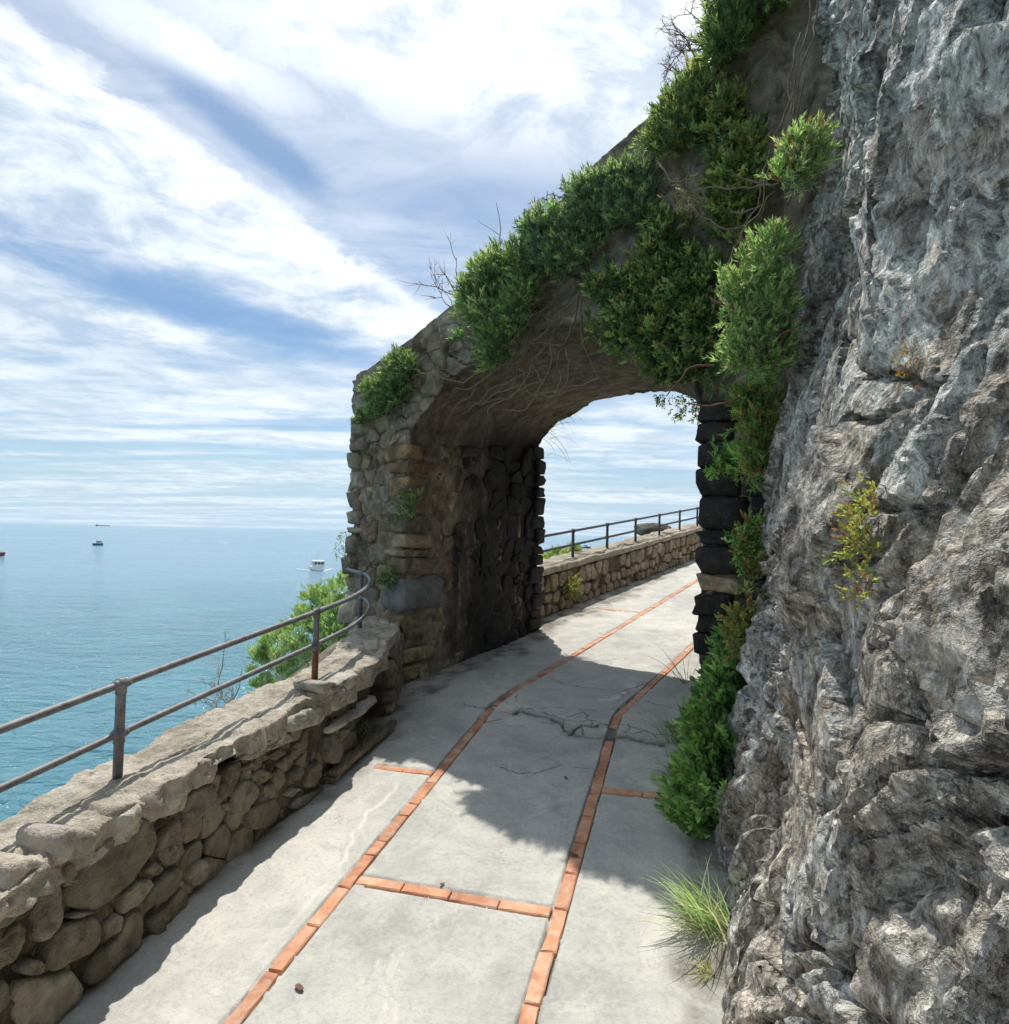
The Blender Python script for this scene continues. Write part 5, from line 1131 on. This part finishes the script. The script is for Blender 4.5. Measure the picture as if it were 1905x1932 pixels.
# ================================================================== LOOSE THINGS
def planks():
    def plank(name, label, a, b, wa, th, lift, seed):
        r = np.random.default_rng(seed); a = a + ZZ * lift; b = b + ZZ * lift; ex = unit(b - a); ey = unit(np.cross(ZZ, ex)); ez = np.cross(ex, ey); n = 14; V = []; Fc = []
        L = np.linalg.norm(b - a)
        for i in range(n + 1):
            f = i / n; c = a + ex * L * f + ez * .006 * math.sin(f * 5 + seed); w = wa * (1 + .05 * r.normal()) * (1 - .35 * max(0, f - .9) * 10 * .3)
            for sy, sz in ((-1, -1), (1, -1), (1, .8), (.8, 1), (-.8, 1), (-1, .8)): V.append(c + ey * sy * w / 2 + ez * (sz * th / 2) + .0018 * r.normal(size=3))
        for i in range(n):
            for k in range(6): Fc.append((i * 6 + k, i * 6 + (k + 1) % 6, (i + 1) * 6 + (k + 1) % 6, (i + 1) * 6 + k))
        Fc += [tuple(range(6))[::-1], tuple(n * 6 + k for k in range(6))]
        cen = (a + b) / 2; o = mesh(name, np.array(V) - cen, Fc, M_wood, smooth=False); o.location = Vector(cen * K); tag(o, label, 'plank', 'weathered planks by the parapet')
    plank('wood_plank', 'narrow weathered board lying on top, beside the drain hole of the parapet', gnd(628, 1482), gnd(742, 1378), .055, .028, .055, 1)
    plank('wood_plank', 'wide dark board lying under the narrow one against the parapet', gnd(612, 1480), gnd(715, 1380), .12, .03, .018, 2)
planks()
def boat(name, label, px, py, L, beam, yaw, cabin=True, hull=M_white, seed=0, mast=2.2):
    """motor boat: lofted hull, deck, cabin with windows, mast. metres; yaw 0 = bow towards the camera"""
    pos = onsea(px, py); to = unit(np.array([-pos[0], -pos[1], 0])); a = math.radians(yaw); c, s = math.cos(a), math.sin(a)
    fw = np.array([to[0] * c - to[1] * s, to[0] * s + to[1] * c, 0]); sd = np.array([-fw[1], fw[0], 0]); k = 1 / K
    e = empty(name, pos, label, 'boat', 'boats on the sea')
    def P(x, y, z): return pos + (fw * x + sd * y + ZZ * z) * k
    xs = np.linspace(-.5, .5, 11); prof = [(0, -.25), (.62, -.1), (.86, .35), (1.0, 1.0)]; V = []; nn = 7
    for x in xs:
        w = beam / 2 * (1 - max(0, (x + .1) / .6) ** 2.2) * (.9 + .1 * (x < .3)); sheer = .85 + .45 * max(0, x + .1) ** 1.5
        ring = [(-p[0], p[1]) for p in prof[::-1]][:-1] + [(0, -.25)] + [(p[0], p[1]) for p in prof[1:]]
        for y, z in ring: V.append(P(x * L * (1 + .06 * z), y * max(w, .02), z * sheer if z > 0 else z))
    Fc = [(i * nn + j, i * nn + j + 1, (i + 1) * nn + j + 1, (i + 1) * nn + j) for i in range(10) for j in range(nn - 1)]
    Fc += [tuple(range(nn)), tuple(10 * nn + j for j in range(nn))[::-1]]
    under(mesh('hull', V, Fc, hull, smooth=False), e)
    dk = [(i * 2, i * 2 + 1, i * 2 + 3, i * 2 + 2) for i in range(10)]; under(mesh('deck', [V[i * nn + j] - ZZ * .08 for i in range(11) for j in (0, nn - 1)], dk, M_white, smooth=False), e)
    mb = MB(); mb.tube([P(-L * .3, 0, .9), P(-L * .28, 0, mast + .9)], [.035, .02], 6); under(mb.build('mast', M_grey), e)
    if cabin:
        h0, h1 = .75, 2.05; cw = beam * .36; cl = L * .17; cx = L * .02
        mb = MB(); mb.box(P(cx, 0, (h0 + h1) / 2 - .2), fw * cl * k, sd * cw * k, ZZ * (h1 - h0) / 2 * .75 * k); ca = under(mb.build('cabin', M_white, smooth=False), e)
        mb = MB(); mb.box(P(cx - .1, 0, h1 + .05), fw * cl * 1.25 * k, sd * cw * 1.12 * k, ZZ * .06 * k); under(mb.build('cabin_roof', M_white, smooth=False), e)
        for yy in (-.62, 0, .62):
            mb = MB(); mb.box(P(cx + cl + .02, yy * cw, h1 - .42), fw * .03 * k, sd * cw * .25 * k, ZZ * .24 * k); under(mb.build('window', M_glass, smooth=False), e)
        for sg in (-1, 1):
            mb = MB(); mb.box(P(cx, sg * (cw + .02), h1 - .42), fw * cl * .75 * k, sd * .03 * k, ZZ * .24 * k); under(mb.build('window', M_glass, smooth=False), e)
            for q in (-1, 1): mb = MB(); mb.tube([P(cx + q * cl * .95, sg * cw * 1.05, h0), P(cx + q * cl * .95, sg * cw * 1.05, h1)], .03, 5); under(mb.build('roof_post', M_white), e)
    mb = MB(); mb.tube([P(L * .45, 0, 1.35)] + [P(x * L, beam * .42 * (1 - max(0, x / .5) ** 2), 1.25) for x in (.35, .2, .05)], .018, 5, False); mb.tube([P(L * .45, 0, 1.35)] + [P(x * L, -beam * .42 * (1 - max(0, x / .5) ** 2), 1.25) for x in (.35, .2, .05)], .018, 5, False); under(mb.build('bow_rail', M_grey), e)
    return e, P
def boats():
    e, P = boat('motor_boat', 'white motor boat with a cabin heading in, close below the parapet end', 600, 1076, 8.0, 3.1, 8, True, M_white, 1, 3.4)
    V = [P(4.3, 0, .02)]; Fc = []
    for i in range(1, 12):
        x = 4.2 - i * .9; w = .5 + .32 * i
        for sg in (-1, 1): V += [P(x, sg * (w - .35), .03), P(x, sg * (w + .15 + .2 * math.sin(i * 2.1)), .03)]
    for i in range(0, 10):
        b = 1 + i * 4
        for q in (0, 2): Fc.append((b + q, b + q + 1, b + q + 5, b + q + 4))
    under(mesh('bow_wave', V, Fc, M_foam, smooth=False), e)
    boat('motor_boat', 'tiny dark hulled boat with a thin mast out on the left water', 186, 1029, 4.4, 2.0, 50, True, M_blue, 2, 2.4)
    boat('motor_boat', 'red trimmed boat cut by the left edge of the picture', -17, 1049, 6.0, 2.4, 75, True, M_red, 3, 2.4)
    boat('motor_boat', 'small red hulled boat seen under the far railing through the arch', 1106, 1034, 7.0, 2.6, 70, True, M_red, 4, 1.6)
    boat('motor_boat', 'white boat half hidden by the left pier, seen through the arch', 1016, 1046, 7.5, 2.6, 80, True, M_white, 5, 2.0)
    # ship on the horizon
    p = onsea(194, 990.6); dist = np.linalg.norm(p[:2]); f = min(1.0, 5200 / dist); p = np.array([p[0] * f, p[1] * f, SEA]); k = 1 / K; sc = np.linalg.norm(p[:2]) * 16 / F
    to = unit(np.array([p[1], -p[0], 0])); dp = unit(np.array([p[0], p[1], 0])); e = empty('cargo_ship', p, 'long dark cargo ship far off on the horizon', 'ship', 'boats on the sea')
    mb = MB(); L = sc * .62; mb.box(p + ZZ * L * .05, to * L, dp * L * .13, ZZ * L * .055); under(mb.build('hull', M_grey, smooth=False), e)
    mb = MB(); mb.box(p - to * L * .8 + ZZ * L * .17, to * L * .12, dp * L * .1, ZZ * L * .08); under(mb.build('bridge_house', M_grey, smooth=False), e)
    mb = MB(); [mb.tube([p + to * L * q + ZZ * L * .1, p + to * L * q + ZZ * L * .2], L * .012, 5) for q in (-.3, .1, .5)]; under(mb.build('deck_cranes', M_grey), e)
boats()
def outcrop():
    a = gnd(1243, 1004, .30); c = a + d2 * .9 - n2 * .45
    r = np.random.default_rng(77); n, m = 22, 14; V = []
    for i in range(m + 1):
        ph = math.pi * i / m
        for k in range(n):
            th = 2 * math.pi * k / n; q = np.array([math.sin(ph) * math.cos(th), math.sin(ph) * math.sin(th), math.cos(ph)]); q = np.sign(q) * np.abs(q) ** .7
            rr = 1 + .10 * float(fbm(q * 2.2 + 5, 3, 501)); V.append(c + d2 * q[0] * .7 * rr + n2 * q[1] * .3 * rr + ZZ * (q[2] * .16 * rr + .06))
    Fc = [(i * n + k, (i + 1) * n + k, (i + 1) * n + (k + 1) % n, i * n + (k + 1) % n) for i in range(m) for k in range(n)]
    o = mesh('boulder', np.array(V) - c, Fc, M_slope); o.location = Vector(c * K); tag(o, 'dark reddish boulder behind the railing at the top of the far parapet', 'rock')
outcrop()
def litter():
    r = np.random.default_rng(78)
    for i, (x, y, sc, lab) in enumerate(((1083, 1616, 1.0, 'dark curled dead leaf lying in the middle of the shaded path'), (835, 1672, .5, 'brown crumb of a leaf by the left brick line'), (1242, 1512, .8, 'round dark leaf below the short brick row on the right'), (565, 1868, .8, 'reddish scrap of leaf on the sunlit concrete by the parapet'), (1068, 1470, .6, 'small dry leaf in the shade above the middle of the path'))):
        c = gnd(x, y); nn = 8; V = [c + ZZ * .010]; a0 = r.uniform(0, 6)
        for k in range(nn):
            th = 2 * math.pi * k / nn; V.append(c + sc * (.026 * math.cos(th) * np.array([math.cos(a0), math.sin(a0), 0]) + .013 * math.sin(th) * np.array([-math.sin(a0), math.cos(a0), 0])) + ZZ * (.005 + .007 * r.random()))
        o = mesh('dead_leaf', np.array(V) - c, [(0, 1 + k, 1 + (k + 1) % nn) for k in range(nn)], M_twig_red); o.location = Vector(c * K); tag(o, lab, 'leaf', 'dead leaves on the path')
litter()
